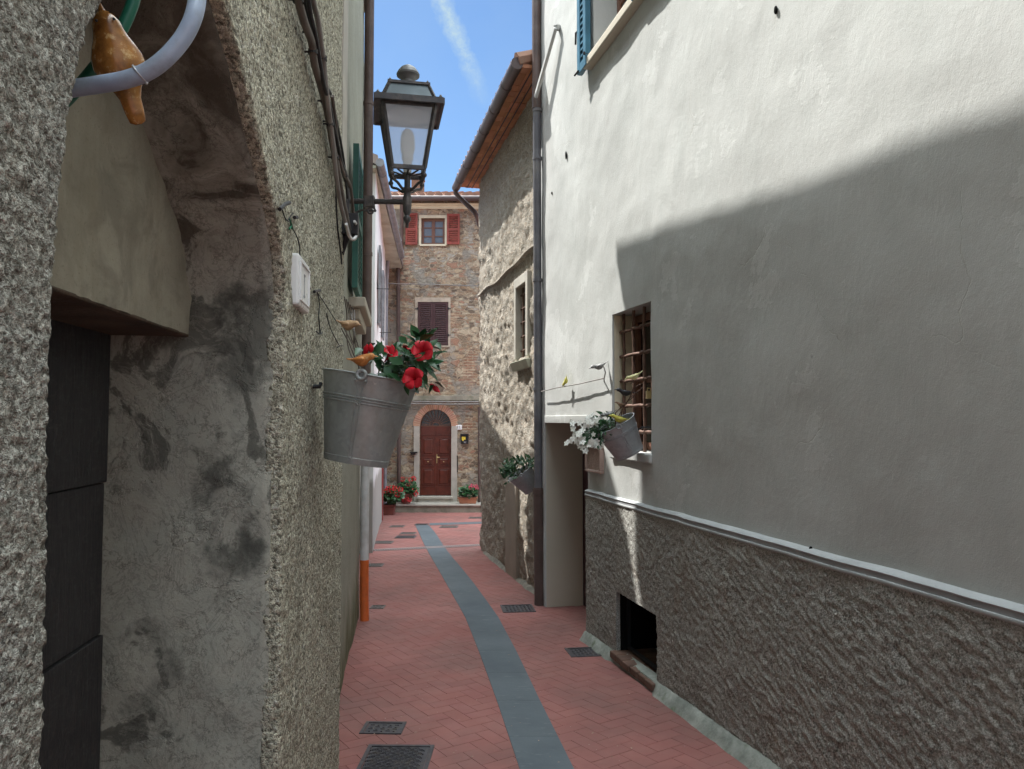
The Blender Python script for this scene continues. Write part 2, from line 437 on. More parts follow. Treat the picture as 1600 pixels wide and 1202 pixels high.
def dado():
    k = N('roughcast_dado', .95, .15)
    rot = k.map((1, 1, 1), (R(28), 0, 0))
    w1 = k.map((70, 70, 105), vec=rot)
    n = k.noise(1, 5, .7, vec=w1, dist=.5)
    n = k.math('ADD', k.math('MULTIPLY', n, .45), k.math('MULTIPLY', k.noise(120, 4, .7), .55))
    g = k.noise(190, 3, .7)
    c = k.ramp(n, [(.36, (.028, .028, .025)), (.44, (.17, .167, .15)), (.5, (.35, .345, .315)), (.6, (.64, .63, .595))])
    c = k.mix(k.math('MULTIPLY', k.ramp(g, [(.35, 1), (.5, 0)]), .5), c, (.09, .08, .065))
    br = k.ramp(k.noise(3.4, 5, .6), [(.58, 0), (.7, 1)])
    c = k.mix(k.math('MULTIPLY', br, .3), c, (.24, .155, .09))
    gr = k.ramp(k.noise(1.1, 5, .6), [(.4, 0), (.66, 1)])
    c = k.mix(k.math('MULTIPLY', gr, .35), c, (.25, .245, .23))
    pat = k.ramp(k.noise(5.5, 6, .6, vec=rot), [(.38, 0), (.6, 1)])
    c = k.mix(k.math('MULTIPLY', pat, .28), c, (.42, .40, .36))
    b = k.bump(n, 1.0, .012); b = k.bump(g, .8, .004, b)
    return k.done(c, b)
MAT_DADO = dado()
MAT_CORNICE = simple('grey_moulding_cement', (.36, .375, .38), .8, var=.12, scale=5, bump=.35, bd=.004)
MAT_GROOVE = simple('dark_grey_groove', (.26, .265, .275), .8, var=.2, scale=6, bump=.4, bd=.004)
def fillet():
    k = N('cement_fillet', .9, .2)
    c = k.mix(k.ramp(k.noise(6, 7, .7), [(.35, 0), (.65, 1)]), (.17, .185, .165), (.34, .355, .32))
    c = k.mix(k.ramp(k.noise(10, 5), [(.55, 0), (.7, .7)]), c, (.09, .12, .06))
    return k.done(c, k.bump(k.noise(30, 6), .6, .01))
MAT_FILLET = fillet()
def rubble(name, pal, mortar, sx, sz, joint, relief, brickmix=0, patch=None, stain=None):
    k = N(name, .92, .2)
    v = k.vadd(k.map((sx, sx, sz)), k.ncol(6, 5), .95)
    v2 = k.vadd(k.map((sx*2.1, sx*2.1, sz*2.6)), k.ncol(9, 5), 1.1)
    edge = k.voro(1, 'DISTANCE_TO_EDGE', vec=v); cell = k.voro(1, out='Color', vec=v)
    edge2 = k.voro(1, 'DISTANCE_TO_EDGE', vec=v2); cell2 = k.voro(1, out='Color', vec=v2)
    sel = k.ramp(k.sep('Y', cell), [(.34, 0), (.35, 1)], 'CONSTANT')      # some stones are replaced by small ones
    n = len(pal)
    st = [(i/n, p) for i, p in enumerate(pal)]
    c1 = k.ramp(k.sep('X', cell), st, 'CONSTANT'); c2 = k.ramp(k.sep('X', cell2), st, 'CONSTANT')
    c = k.mix(sel, c1, c2)
    c = k.mix(k.math('MULTIPLY', k.ramp(k.noise(20, 8, .75), [(.38, 0), (.62, 1)]), .62), c, tuple(x*.45 for x in pal[0]))
    e = k.mix(sel, edge, edge2)
    ed = k.math('ADD', e, k.math('MULTIPLY', k.math('SUBTRACT', k.noise(22, 5, .7), .5), joint*1.3))
    stone = k.ramp(ed, [(joint*.45, 0), (joint, 1)])
    mc = k.mix(k.noise(9, 6), mortar, tuple(x*.6 for x in mortar))
    c = k.mix(stone, mc, c)
    if brickmix:
        b = k.n.new('ShaderNodeTexBrick'); k.l.new(k.map((1, 1, 1), (R(90), 0, 0)), b.inputs['Vector'])
        b.inputs['Scale'].default_value = 1; b.inputs['Brick Width'].default_value = .27; b.inputs['Row Height'].default_value = .075
        b.inputs['Mortar Size'].default_value = .012; b.inputs['Color1'].default_value = (.30, .125, .075, 1)
        b.inputs['Color2'].default_value = (.36, .2, .13, 1); b.inputs['Mortar'].default_value = (*mortar, 1)
        c = k.mix(k.ramp(k.noise(.75, 5, .6), [(.54, 0), (.60, brickmix)]), c, b.outputs['Color'])
    if patch:
        pm = k.ramp(k.noise(1.0, 8, .65), [(.52, 0), (.57, .85)])
        c = k.mix(pm, c, k.mix(k.noise(7, 6), patch, tuple(x*.7 for x in patch)))
    if stain: c = k.mix(k.math('MULTIPLY', k.ramp(k.noise(1.6, 6, .6), [(.45, 0), (.7, 1)]), .5), c, stain)
    b1 = k.bump(stone, .9, relief); b1 = k.bump(k.noise(28, 7, .72), .9, relief*.6, b1)
    return k.done(c, b1)
MAT_FACADE = rubble('brown_rubble_masonry', [(.35, .245, .16), (.48, .37, .25), (.29, .22, .155), (.45, .415, .35), (.17, .135, .105), (.58, .49, .355), (.40, .23, .16)],
                    (.55, .44, .32), 3.2, 5.6, .09, .035, brickmix=.55, patch=(.36, .335, .285))
MAT_RUBBLE = rubble('pale_rubble_masonry', [(.45, .39, .32), (.50, .45, .385), (.37, .31, .245), (.46, .425, .37), (.33, .275, .22), (.44, .37, .29)],
                    (.50, .455, .385), 7.5, 12.5, .14, .045, stain=(.30, .25, .19))
def paving():
    k = N('red_paver_clay', .72, .3)
    t = k.attr('tint')
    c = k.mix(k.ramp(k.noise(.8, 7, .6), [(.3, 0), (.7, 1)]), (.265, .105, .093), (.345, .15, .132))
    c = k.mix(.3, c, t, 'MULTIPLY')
    c = k.mix(k.math('MULTIPLY', k.ramp(k.noise(1.1, 8, .65), [(.43, 0), (.66, 1)]), .6), c, (.165, .10, .09))
    c = k.mix(k.ramp(k.noise(24, 6, .75), [(.66, 0), (.74, .22)]), c, (.44, .30, .25))
    c = k.mix(k.ramp(k.noise(45, 2, .5), [(.75, 0), (.78, .7)]), c, (.55, .5, .45))
    r = k.ramp(k.noise(5, 4), [(.3, .62), (.7, .85)])
    return k.done(c, k.bump(k.noise(60, 5, .7), .25, .003), r)
MAT_PAVER = paving()
MAT_JOINT = simple('paver_joint_sand', (.22, .10, .085), .95, var=.3, scale=8)
def slate():
    k = N('grey_stone_strip', .7, .35)
    c = k.mix(k.ramp(k.noise(1.4, 8, .65), [(.3, 0), (.7, 1)]), (.075, .094, .11), (.125, .15, .168))
    c = k.mix(k.ramp(k.noise(9, 8, .75, vec=k.map((.7, 2.6, 1))), [(.58, 0), (.72, .45)]), c, (.30, .33, .335))
    c = k.mix(k.ramp(k.noise(3, 5), [(.6, 0), (.8, .4)]), c, (.08, .09, .095))
    return k.done(c, k.bump(k.noise(50, 5), .3, .003))
MAT_SLATE = slate()
MAT_IRON = simple('cast_iron', (.075, .072, .08), .6, metal=.35, var=.35, scale=30, bump=.4, bd=.003, dirt=(.12, .095, .075))
MAT_IRONDUST = simple('dusty_cast_iron', (.12, .105, .1), .75, metal=.15, var=.35, scale=24, bump=.4, bd=.003)
MAT_BROWNPIPE = simple('brown_painted_metal', (.085, .055, .047), .45, var=.25, scale=6, bump=.05, spec=.5, dirt=(.13, .1, .085))
MAT_BROWNGUTTER = simple('brown_gutter_metal', (.082, .057, .055), .45, var=.2, scale=6, bump=.05, spec=.5)
MAT_GREYPIPE = simple('grey_zinc', (.25, .26, .28), .5, metal=.3, var=.3, scale=6, bump=.05)
MAT_SLATEPIPE = simple('slate_blue_pipe_metal', (.125, .125, .138), .5, metal=.2, var=.25, scale=5, dirt=(.2, .19, .18))  # bluish zinc grey, the pipe's own colour
MAT_WHITEPVC = simple('white_pipe_plastic', (.70, .71, .71), .4, var=.06, scale=5, bump=.03, spec=.5, dirt=(.5, .49, .46))
MAT_ORANGE = simple('orange_pipe_plastic', (.72, .155, .035), .5, var=.15, scale=7, bump=.05, spec=.5, dirt=(.42, .11, .04))
def galv(name, col, dirt):
    k = N(name, .5, .5, .55)
    c = k.mix(k.ramp(k.noise(9, 7, .6, vec=k.map((1, 1, .6))), [(.3, 0), (.7, 1)]), tuple(x*.72 for x in col), col)
    sp = k.voro(60, out='Color'); c = k.mix(.18, c, k.ramp(k.sep('X', sp), [(0, tuple(x*.6 for x in col)), (1, tuple(min(1, x*1.3) for x in col))]))
    c = k.mix(k.ramp(k.noise(5, 7, .65, vec=k.map((1, 1, .3))), [(.52, 0), (.75, .6)]), c, dirt)
    c = k.mix(k.ramp(k.noise(33, 4, .5), [(.70, 0), (.74, .75)]), c, (.5, .5, .48))
    return k.done(c, k.bump(k.noise(14, 5), .18, .006), k.ramp(k.noise(12, 5), [(.3, .38), (.7, .62)]))
MAT_GALV = galv('galvanised_steel', (.40, .43, .43), (.23, .205, .15))
MAT_GALV2 = galv('pale_galvanised_steel', (.43, .45, .47), (.27, .265, .25))
MAT_LAMPMETAL = simple('dark_lantern_metal', (.075, .07, .072), .45, metal=.4, var=.3, scale=14, bump=.15, spec=.5, dirt=(.18, .15, .13))
MAT_LAMPROOF = simple('dull_lantern_roof_metal', (.10, .125, .14), .5, metal=.4, var=.25, scale=9, bump=.1)
MAT_FINIAL = simple('pale_finial_metal', (.17, .17, .17), .5, metal=.35, var=.25, scale=9, bump=.1)
MAT_BULB = simple('frosted_bulb', (.72, .71, .68), .3, var=.03, scale=5, bump=0, spec=.5)
MAT_REFL = simple('pale_reflector_paint', (.55, .47, .43), .5, var=.12, scale=6, bump=.05)
def glass(name, col, alpha):
    m = bpy.data.materials.new(name); m.use_nodes = True
    b = m.node_tree.nodes['Principled BSDF']; b.inputs['Base Color'].default_value = (*col, 1)
    b.inputs['Roughness'].default_value = .06; b.inputs['Alpha'].default_value = alpha
    b.inputs['Specular IOR Level'].default_value = .6
    return m
MAT_LAMPGLASS = glass('dusty_lantern_glass', (.74, .78, .88), .42)
def pane(name, col):
    k = N(name, .06, .7)
    return k.done(k.mix(k.noise(2.5, 3), col, tuple(x*.5 for x in col)), k.bump(k.noise(3, 2), .06, .02))
MAT_PANE = pane('window_glass', (.20, .215, .235))
MAT_DARKPANE = pane('dark_window_glass', (.02, .02, .02))
MAT_BLACK = simple('dark_interior', (.006, .006, .006), .95, var=.3, scale=3, bump=0, spec=.1)
def tiles(name, a, b_):
    k = N(name, .85, .25)
    c = k.mix(k.ramp(k.noise(2.5, 6, .7), [(.3, 0), (.7, 1)]), a, b_)
    c = k.mix(k.ramp(k.noise(9, 6, .7), [(.55, 0), (.72, .6)]), c, (.2, .19, .16))
    return k.done(c, k.bump(k.noise(40, 5), .4, .004))
MAT_TILE = tiles('terracotta_tile', (.26, .14, .10), (.36, .22, .16))
MAT_TILEGREY = tiles('lichen_grey_tile', (.22, .18, .165), (.31, .27, .245))
def soffit():
    k = N('terracotta_soffit_brick', .85, .25)
    t = k.attr('tint')
    c = k.mix(k.noise(7, 5), (.40, .175, .095), (.50, .25, .145))
    c = k.mix(.7, c, t, 'MULTIPLY')
    return k.done(c, k.bump(k.noise(60, 5), .4, .003))
MAT_SOFFIT = soffit()
MAT_SOFFITPALE = simple('pale_eave_plaster', (.42, .43, .35), .9, var=.2, scale=3, bump=.3, dirt=(.28, .25, .18))
MAT_REDDOOR = simple('red_brown_varnished_wood', (.105, .022, .012), .35, var=.3, scale=7, bump=.1, spec=.5)
MAT_REDSHUTTER = simple('brick_red_paint', (.25, .05, .035), .55, var=.25, scale=7, bump=.15)
MAT_REDPLAIN = simple('faded_red_paint', (.30, .07, .065), .6, var=.25, scale=5, bump=.2)
MAT_BROWNSHUTTER = simple('dark_brown_paint', (.062, .028, .03), .5, var=.2, scale=7, bump=.1)
MAT_GREENSHUTTER = simple('green_paint', (.03, .115, .09), .5, var=.2, scale=7, bump=.1)
MAT_BLUESHUTTER = simple('blue_green_paint', (.04, .135, .20), .45, var=.25, scale=6, bump=.15)
MAT_WINWOOD = simple('brown_window_wood', (.16, .075, .05), .5, var=.2, scale=7, bump=.1)
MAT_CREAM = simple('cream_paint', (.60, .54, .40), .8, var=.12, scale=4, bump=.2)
MAT_STONE = simple('pale_travertine', (.42, .395, .345), .75, var=.15, scale=5, bump=.3, bd=.004, dirt=(.36, .33, .28))
MAT_STEPSIDE = simple('mossy_step_stone', (.27, .25, .20), .9, var=.3, scale=5, bump=.4, dirt=(.15, .15, .1))
def archbrick():
    k = N('arch_brick', .9, .2)
    c = k.mix(.6, k.mix(k.noise(8, 6), (.42, .22, .15), (.50, .30, .21)), k.attr('tint'), 'MULTIPLY')
    return k.done(c, k.bump(k.noise(40, 6), .5, .005))
MAT_ARCHBRICK = archbrick()
MAT_RUST = simple('rusty_iron_bar', (.13, .075, .055), .7, metal=.2, var=.4, scale=25, bump=.5, bd=.003)
MAT_BRASS = simple('brass', (.55, .42, .2), .35, metal=.8, var=.2, scale=9, bump=0)
MAT_WHITE = simple('white_enamel', (.74, .75, .75), .3, var=.04, scale=6, bump=.02, spec=.5)
MAT_INK = simple('dark_ink', (.03, .035, .06), .6, var=.1, bump=0)
MAT_YELLOW = simple('yellow_sticker', (.70, .55, .06), .5, var=.1, bump=0)
MAT_BLACKMETAL = simple('black_metal', (.016, .016, .018), .45, metal=.2, var=.3, scale=14, bump=.1, spec=.5)
MAT_CABLEBLACK = simple('black_cable', (.02, .02, .022), .55, var=.2, bump=.05)
MAT_CABLEGREY = simple('grey_cable', (.22, .205, .19), .6, var=.25, scale=8, bump=.1)
MAT_CABLEBROWN = simple('brown_grey_cable', (.125, .105, .09), .6, var=.3, scale=8, bump=.1)
MAT_CABLEWHITE = simple('white_cable', (.62, .63, .62), .5, var=.08, bump=.05)
MAT_BLUETUBE = simple('pale_blue_tube_plastic', (.35, .44, .57), .35, var=.08, scale=7, bump=.05, spec=.5, dirt=(.2, .21, .23))
MAT_GREENTUBE = simple('green_tube_plastic', (.012, .135, .085), .35, var=.15, scale=7, bump=.05, spec=.5)
MAT_GREENTWINE = simple('green_twine', (.02, .16, .08), .8, var=.2)
MAT_WIRE = simple('galvanised_wire', (.45, .46, .47), .4, metal=.5, var=.1, bump=0)
def clay(name, a, b_, c_, rough=.35):
    k = N(name, rough, .5)
    c = k.mix(k.ramp(k.noise(26, 6, .65), [(.35, 0), (.65, 1)]), a, b_)
    c = k.mix(k.ramp(k.noise(60, 5, .7), [(.55, 0), (.68, .8)]), c, c_)
    return k.done(c, k.bump(k.noise(70, 5), .35, .002))
MAT_BIRD_OCHRE = clay('ochre_glaze', (.13, .05, .012), (.40, .18, .04), (.68, .50, .24), .2)
MAT_BIRD_TAN = clay('tan_clay', (.36, .21, .11), (.52, .34, .19), (.62, .46, .3), .6)
MAT_BIRD_ORANGE = clay('orange_clay', (.40, .13, .03), (.58, .24, .06), (.66, .42, .2), .5)
MAT_BIRD_YELLOW = clay('yellow_glaze', (.50, .47, .06), (.62, .58, .12), (.70, .66, .3), .4)
MAT_BIRD_PALE = clay('pale_yellow_glaze', (.56, .54, .22), (.70, .66, .35), (.72, .7, .5), .4)
MAT_BIRD_BLACK = clay('black_glaze', (.012, .012, .014), (.03, .03, .035), (.08, .08, .085), .35)
MAT_BIRD_GREY = clay('grey_white_glaze', (.10, .10, .10), (.3, .3, .29), (.62, .62, .6), .5)
MAT_BIRD_BROWN = clay('brown_clay', (.20, .12, .07), (.32, .21, .13), (.45, .34, .24), .6)
def leafmat(name, a, b_, c_):
    k = N(name, .42, .45)
    k.b.inputs['Transmission Weight'].default_value = 0
    c = k.mix(k.ramp(k.noise(14, 4, .6), [(.3, 0), (.7, 1)]), a, b_)
    c = k.mix(k.ramp(k.noise(37, 3), [(.6, 0), (.75, .6)]), c, c_)
    return k.done(c, k.bump(k.noise(50, 3), .2, .003))
MAT_LEAF = leafmat('glossy_dark_leaf', (.012, .05, .02), (.03, .105, .035), (.07, .17, .06))
MAT_LEAFGER = leafmat('geranium_leaf', (.016, .06, .02), (.035, .11, .035), (.06, .14, .05))
MAT_LEAFSMALL = leafmat('small_shade_leaf', (.014, .05, .018), (.03, .10, .03), (.09, .17, .05))
MAT_STEM = simple('green_stem', (.07, .12, .045), .6, var=.3)
def petal(name, a, b_):
    k = N(name, .5, .3)
    return k.done(k.mix(k.noise(30, 3), a, b_))
MAT_RED = petal('crimson_petal', (.46, .006, .018), (.62, .02, .035))
MAT_GERRED = petal('red_geranium_petal', (.60, .03, .04), (.75, .07, .08))
MAT_GERPINK = petal('pink_geranium_petal', (.70, .07, .16), (.78, .16, .25))
MAT_WHITEPETAL = petal('white_petal', (.72, .72, .66), (.80, .80, .76))
MAT_TERRA = simple('terracotta_pot_clay', (.36, .15, .085), .8, var=.2, scale=7, bump=.2)
MAT_DARKTERRA = simple('dark_red_pot_clay', (.19, .065, .05), .7, var=.2, scale=7, bump=.2)
MAT_SOIL = simple('potting_soil', (.045, .032, .024), .95, var=.4, scale=20, bump=.8, bd=.01)
MAT_L2 = None
def mosswall():
    k = N('greenish_stained_render', .92, .2)
    c = k.mix(k.ramp(k.noise(2, 7, .6), [(.3, 0), (.7, 1)]), (.30, .30, .25), (.38, .38, .315))
    c = k.mix(k.ramp(k.noise(90, 3, .6), [(.3, .6), (.48, 0)]), c, (.15, .14, .1))
    zz = k.math('ADD', k.sep('Z'), k.math('MULTIPLY', k.noise(3, 6), .9))
    c = k.mix(k.math('MULTIPLY', k.ramp(zz, [(.5, 1), (.95, 0)]), .85), c, (.10, .115, .055))
    st = k.ramp(k.noise(5, 7, .7, vec=k.map((2, 2, .4))), [(.5, 0), (.65, .6)])
    c = k.mix(k.math('MULTIPLY', st, k.ramp(zz, [(.7, 1), (1, 0)])), c, (.38, .36, .27))
    return k.done(c, k.bump(k.noise(100, 4, .7), .6, .004, k.bump(k.noise(10, 6), .4, .012)))
MAT_L2 = mosswall()
def whitewall():
    k = N('white_house_render', .88, .2)
    zz = k.math('MULTIPLY', k.math('ADD', k.sep('Z'), k.math('MULTIPLY', k.noise(3, 6), .5)), .6)
    c = k.mix(k.noise(1.5, 6), (.74, .76, .76), (.82, .83, .82))
    dm = k.mix(k.noise(6, 7, .7, vec=k.map((1, 1, .3))), (.27, .265, .245), (.47, .46, .43))
    c = k.mix(k.ramp(zz, [(.62, 1), (.70, 0)]), c, dm)
    return k.done(c, k.bump(k.noise(30, 6), .4, .006))
MAT_L3 = whitewall()
def plaque():
    k = N('terracotta_plaque_relief', .7, .3)
    c = k.mix(k.noise(14, 5), (.32, .225, .19), (.42, .32, .28))
    return k.done(c, k.bump(k.noise(30, 5, vec=k.map((1, 1, 2.4))), .6, .006))
MAT_PLAQUE = plaque()
# ------------------------------------------------------------------ wall planes
NL = Fr(-.451, .114, 1)      # near left house, pebble dashed
L2 = Fr(-.43, .15, 1)        # shuttered house behind it
L3 = Fr(-.49, .147, 1)       # white house further down
FA = FrX(19.8)               # facade that closes the alley
RS = Fr(2.39, .235, -1)      # pale rubble house on the right
RW = Fr(2.42, .25, -1)       # white stucco house on the right

# ------------------------------------------------------------------ ground, paving
m = M(); m.quad((-60, -60, -.9), (60, -60, -.9), (60, 90, -.9), (-60, 90, -.9))
m.quad((-300, -300, -1.4), (300, -300, -1.4), (300, 300, -1.4), (-300, 300, -1.4))
o = m.build('ground', MAT_JOINT); tag(o, 'bare earth under and around the village houses', 'ground', kind='structure')
def road_x(y):
    l = -1.25-.15*y-(.5 if y > 8 else 0)
    r = max(2.75-.25*y, 1.3) if y > 11 else 2.85-.25*y
    if y > 11.5: r = 1.6
    return l, r
m = M(); ys = steps([-4, 19.7]+[g[0] for g in GP if -4 < g[0] < 19.7], .5)
for y in ys:
    m.v += [V((-4.4, y, gz(y)-.006)), V((3.8, y, gz(y)-.006))]
for i in range(len(ys)-1): m.f.append([2*i, 2*i+1, 2*i+3, 2*i+2])
joints = m
def herringbone():
    m = M(); B = .104; g = .0013
    ca, sa = cos(R(45-11)), sin(R(45-11))
    rng = random.Random(3)
    def put(x0, y0, x1, y1):
        cx, cy = (x0+x1)/2*B, (y0+y1)/2*B
        X, Y = cx*ca-cy*sa, cx*sa+cy*ca
        if Y < .4 or Y > 19.25: return
        l, r = road_x(Y)
        if X < l or X > r: return
        hx, hy = (x1-x0)/2*B-g/2, (y1-y0)/2*B-g/2
        t = rng.choice([.86, .92, .96, 1, 1.04])
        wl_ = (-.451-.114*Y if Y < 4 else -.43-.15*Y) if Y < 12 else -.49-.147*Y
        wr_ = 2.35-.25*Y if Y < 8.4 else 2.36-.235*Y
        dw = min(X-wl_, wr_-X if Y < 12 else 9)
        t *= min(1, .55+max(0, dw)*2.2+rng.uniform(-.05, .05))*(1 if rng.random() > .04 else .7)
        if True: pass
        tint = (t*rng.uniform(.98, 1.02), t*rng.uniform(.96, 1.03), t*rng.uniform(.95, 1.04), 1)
        dz = rng.uniform(-.0007, .0007); tx, ty = rng.uniform(-.002, .002), rng.uniform(-.002, .002)
        vs = []
        for (ex, d) in ((0, -.003), (.0016, 0)):
            for sx, sy in ((-1,-1),(1,-1),(1,1),(-1,1)):
                px, py = cx+sx*(hx-ex), cy+sy*(hy-ex)
                wx, wy = px*ca-py*sa, px*sa+py*ca
                vs.append((wx, wy, gz(wy)+d+dz+sx*tx*.2+sy*ty*.2))
        m.add(vs, [[4,5,6,7],[0,1,5,4],[1,2,6,5],[2,3,7,6],[3,0,4,7]])
        m.c += [tint]*8
    for i in range(-190, 240):
        for j in range(-75, 110):
            x, y = i+4*j, i
            if abs(x) > 230: continue
            put(x, y, x+2, y+1); put(x+2, y-1, x+3, y+1)
    return m
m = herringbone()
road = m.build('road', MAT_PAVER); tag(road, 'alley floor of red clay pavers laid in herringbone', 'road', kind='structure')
jo = joints.build('paver_joints', MAT_JOINT, road)
# grey stone strip down the middle and across the far end
def strip_edge(pts): return [ground_at(x, y) for x, y in pts]
rowsL = [(812+70*.0, 1202), (778, 1100), (749, 1020), (725, 960), (699, 915), (685, 890), (672, 868), (662, 850), (653, 830), (649, 821)]
rowsR = [(897, 1202), (846, 1100), (808, 1020), (776, 960), (743, 915), (723, 890), (704, 868), (691, 850), (678, 830), (670, 821)]
a_, b_ = strip_edge(rowsL), strip_edge(rowsR)
d0 = (a_[0]-a_[1]).normalized(); a_ = [a_[0]+d0*3.4]+a_; b_ = [b_[0]+d0*3.4]+b_
def resample(pts, n):
    L = [0]
    for p, q in zip(pts, pts[1:]): L.append(L[-1]+(q-p).length)
    out = []
    for i in range(n+1):
        t = L[-1]*i/n; k = max(j for j in range(len(L)) if L[j] <= t+1e-6); k = min(k, len(pts)-2)
        out.append(pts[k].lerp(pts[k+1], (t-L[k])/(L[k+1]-L[k])))
    return out
NS = 24
sa_, sb_ = resample(a_, NS), resample(b_, NS)
m = M()
for i in range(NS):                      # slabs with fine joints
    j0, j1 = .0012, .9988
    q = [sa_[i].lerp(sa_[i+1], j0), sb_[i].lerp(sb_[i+1], j0), sb_[i].lerp(sb_[i+1], j1), sa_[i].lerp(sa_[i+1], j1)]
    lo = [V((p.x, p.y, gz(p.y)-.02)) for p in q]; hi = [V((p.x, p.y, gz(p.y)+.005)) for p in q]
    m.hexa(lo+hi)
o = m.build('paving_strip', MAT_SLATE, bevel=.001); tag(o, 'grey stone strip down the middle of the red alley', 'paving strip', kind='structure')
m = M()
c0, c1 = ground_at(671, 818), ground_at(760, 815.5); c2, c3 = ground_at(760, 818.3), ground_at(671, 821.2)
for i in range(6):
    q = [c0.lerp(c1, (i+.01)/6), c0.lerp(c1, (i+.99)/6), c3.lerp(c2, (i+.99)/6), c3.lerp(c2, (i+.01)/6)]
    m.hexa([V((p.x, p.y, gz(p.y)-.02)) for p in q]+[V((p.x, p.y, gz(p.y)+.005)) for p in q])
o = m.build('paving_strip', MAT_SLATE); tag(o, 'narrow grey stone strip crossing the far end of the alley', 'paving strip', kind='structure')

# ------------------------------------------------------------------ near left house
nl = thing('stucco_house', 'pebble dashed house close on the left with arched recess and black door', 'house', (-.9, 1.5, 0))
farpx = [(446, 470), (442, 400), (432, 335), (417, 268), (401, 200), (378, 100), (352, 0), (325, -60), (285, -105), (250, -118)]
nearpx = [(74, 900), (75, 700), (80, 520), (86, 400), (97, 270), (110, 170), (124, 95), (143, 35), (163, -15), (190, -65), (220, -105)]
far_o = [NL.uz(*p) for p in farpx]; near_o = [NL.uz(*p) for p in nearpx]
uf, un = far_o[0][0], near_o[0][0]
um = NL.uz(250, -118)[0]
top = far_o[-1][1]
def slab(outline, n0, n1):
    m = M(); k = len(outline)
    m.v = [NL.p(u, n0, z) for u, z in outline]+[NL.p(u, n1, z) for u, z in outline]
    m.f = [list(range(k))[::-1], list(range(k, 2*k))]+[[i, (i+1) % k, k+(i+1) % k, k+i] for i in range(k)]
    return m
def rough(o, vox, amp):
    r = o.modifiers.new('remesh', 'REMESH'); r.mode = 'VOXEL'; r.voxel_size = vox; r.use_smooth_shade = True
    for nm, ty, sc, st in amp:
        t = bpy.data.textures.new(nm, ty); t.noise_scale = sc
        d = o.modifiers.new(nm, 'DISPLACE'); d.texture = t; d.strength = st; d.mid_level = .5
out_far = [(uf, -.2)]+far_o+[(um, 4.5), (3.9, 4.5), (3.9, -.2)]
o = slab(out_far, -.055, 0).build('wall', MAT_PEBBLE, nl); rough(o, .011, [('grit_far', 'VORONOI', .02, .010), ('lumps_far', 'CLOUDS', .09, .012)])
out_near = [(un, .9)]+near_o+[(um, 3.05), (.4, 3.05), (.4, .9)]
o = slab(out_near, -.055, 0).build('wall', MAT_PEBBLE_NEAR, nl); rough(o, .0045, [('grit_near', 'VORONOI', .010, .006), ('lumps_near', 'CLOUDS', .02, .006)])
m = M(); m.fbox(NL, -5, .41, -.4, 0, -.3, H+6); m.fbox(NL, un-.2, un, -.5, -.05, -.3, 2.0); m.fbox(NL, .35, un, -.055, -.002, -.3, .92)
m.fbox(NL, -5, 3.895, -4, -.6, -.3, H+6); m.fbox(NL, uf+.03, 3.895, -.6, -.05, -.3, H+6); m.fbox(NL, -5, un-.03, -.62, -.056, -.3, H+6)
m.fbox(NL, .36, um+.02, -.055, -.003, 3.04, H+6); m.fbox(NL, um-.1, 3.897, -.055, -.004, 4.49, H+6)
m.fbox(NL, un-.05, uf+.05, -.6, -.056, top+.12, H+6)
m.build('wall_core', MAT_PEBBLE, nl)
# recess: jambs and arch soffit in one worn plaster skin
outl = [(un-.004, .0)]+[(u-.004, z) for u, z in near_o]+[(um, top+.004)]+[(u+.004, z) for u, z in far_o[::-1]]+[(uf+.004, -.15)]
pts = []
for (u0, z0), (u1, z1) in zip(outl, outl[1:]):
    k = max(1, int(sqrt((u1-u0)**2+(z1-z0)**2)/.03))
    pts += [(u0+(u1-u0)*i/k, z0+(z1-z0)*i/k) for i in range(k)]
pts.append(outl[-1]); K = 18; m = M()
for u, z in pts:
    for j in range(K+1):
        n = -.035-.53*j/K
        p = NL.p(u, n, z); q = fbm(p, 4, 4)*.010+fbm(p, 14, 3)*.003
        uu = u+(q if u > um else -q)
        p = NL.p(uu, n, z+q*.6*min(1, max(0, (z-2.1)/.5))); m.v.append(p)
for i in range(len(pts)-1):
    for j in range(K):
        a = i*(K+1)+j; m.f.append([a, a+1, a+K+2, a+K+1])
m.build('recess_plaster', MAT_OLD, nl, smooth=60, sol=.01)
# tympanum wall above the lintel, set back .29
zl = NL.uz(290, 522, -.29)[1]
m = M(); ring = [(u, z) for u, z in pts if z > zl]
res_u = steps([un-.02, uf+.03], .04); res_z = steps([zl, top+.05], .04)
for z in res_z:
    for u in res_u:
        p = NL.p(u, -.29, z); m.v.append(NL.p(u, -.29+fbm(p, 3, 4)*.012+fbm(p, 12, 3)*.003, z))
W_ = len(res_u)
for j in range(len(res_z)-1):
    for i in range(W_-1): m.f.append([j*W_+i, j*W_+i+1, (j+1)*W_+i+1, (j+1)*W_+i])
m.build('recess_back_wall', MAT_TYMP, nl, smooth=60)
m = M(); m.fbox(NL, un-.05, uf+.02, -.56, -.312, zl+.121, top+.05); m.build('recess_back_core', MAT_TYMP, nl)
m = M(); m.fbox(NL, un-.05, uf+.02, -.56, -.335, zl-.004, zl+.12); m.fbox(NL, un-.05, uf+.01, -.336, -.288, zl-.006, zl+.004); m.build('lintel', MAT_LINTEL, nl, bevel=.008)
dr = M(); zb = -.1
for i in range(5):
    h0 = zb+i*(zl-zb)/5; dr.fbox(NL, un-.02, uf-.005, -.57, -.515-.008*(i % 2), h0+.002, h0+(zl-zb)/5-.001)
for u in (un+.25, un+.8): dr.fbox(NL, u, u+.012, -.53, -.508, zb, zl-.01)
dr.build('door', MAT_BLACKDOOR, nl, bevel=.004)
m = M(); m.fbox(NL, 3.70, 3.905, -.02, .006, 3.15, H+6); m.build('corner_strip', MAT_STONE, nl)
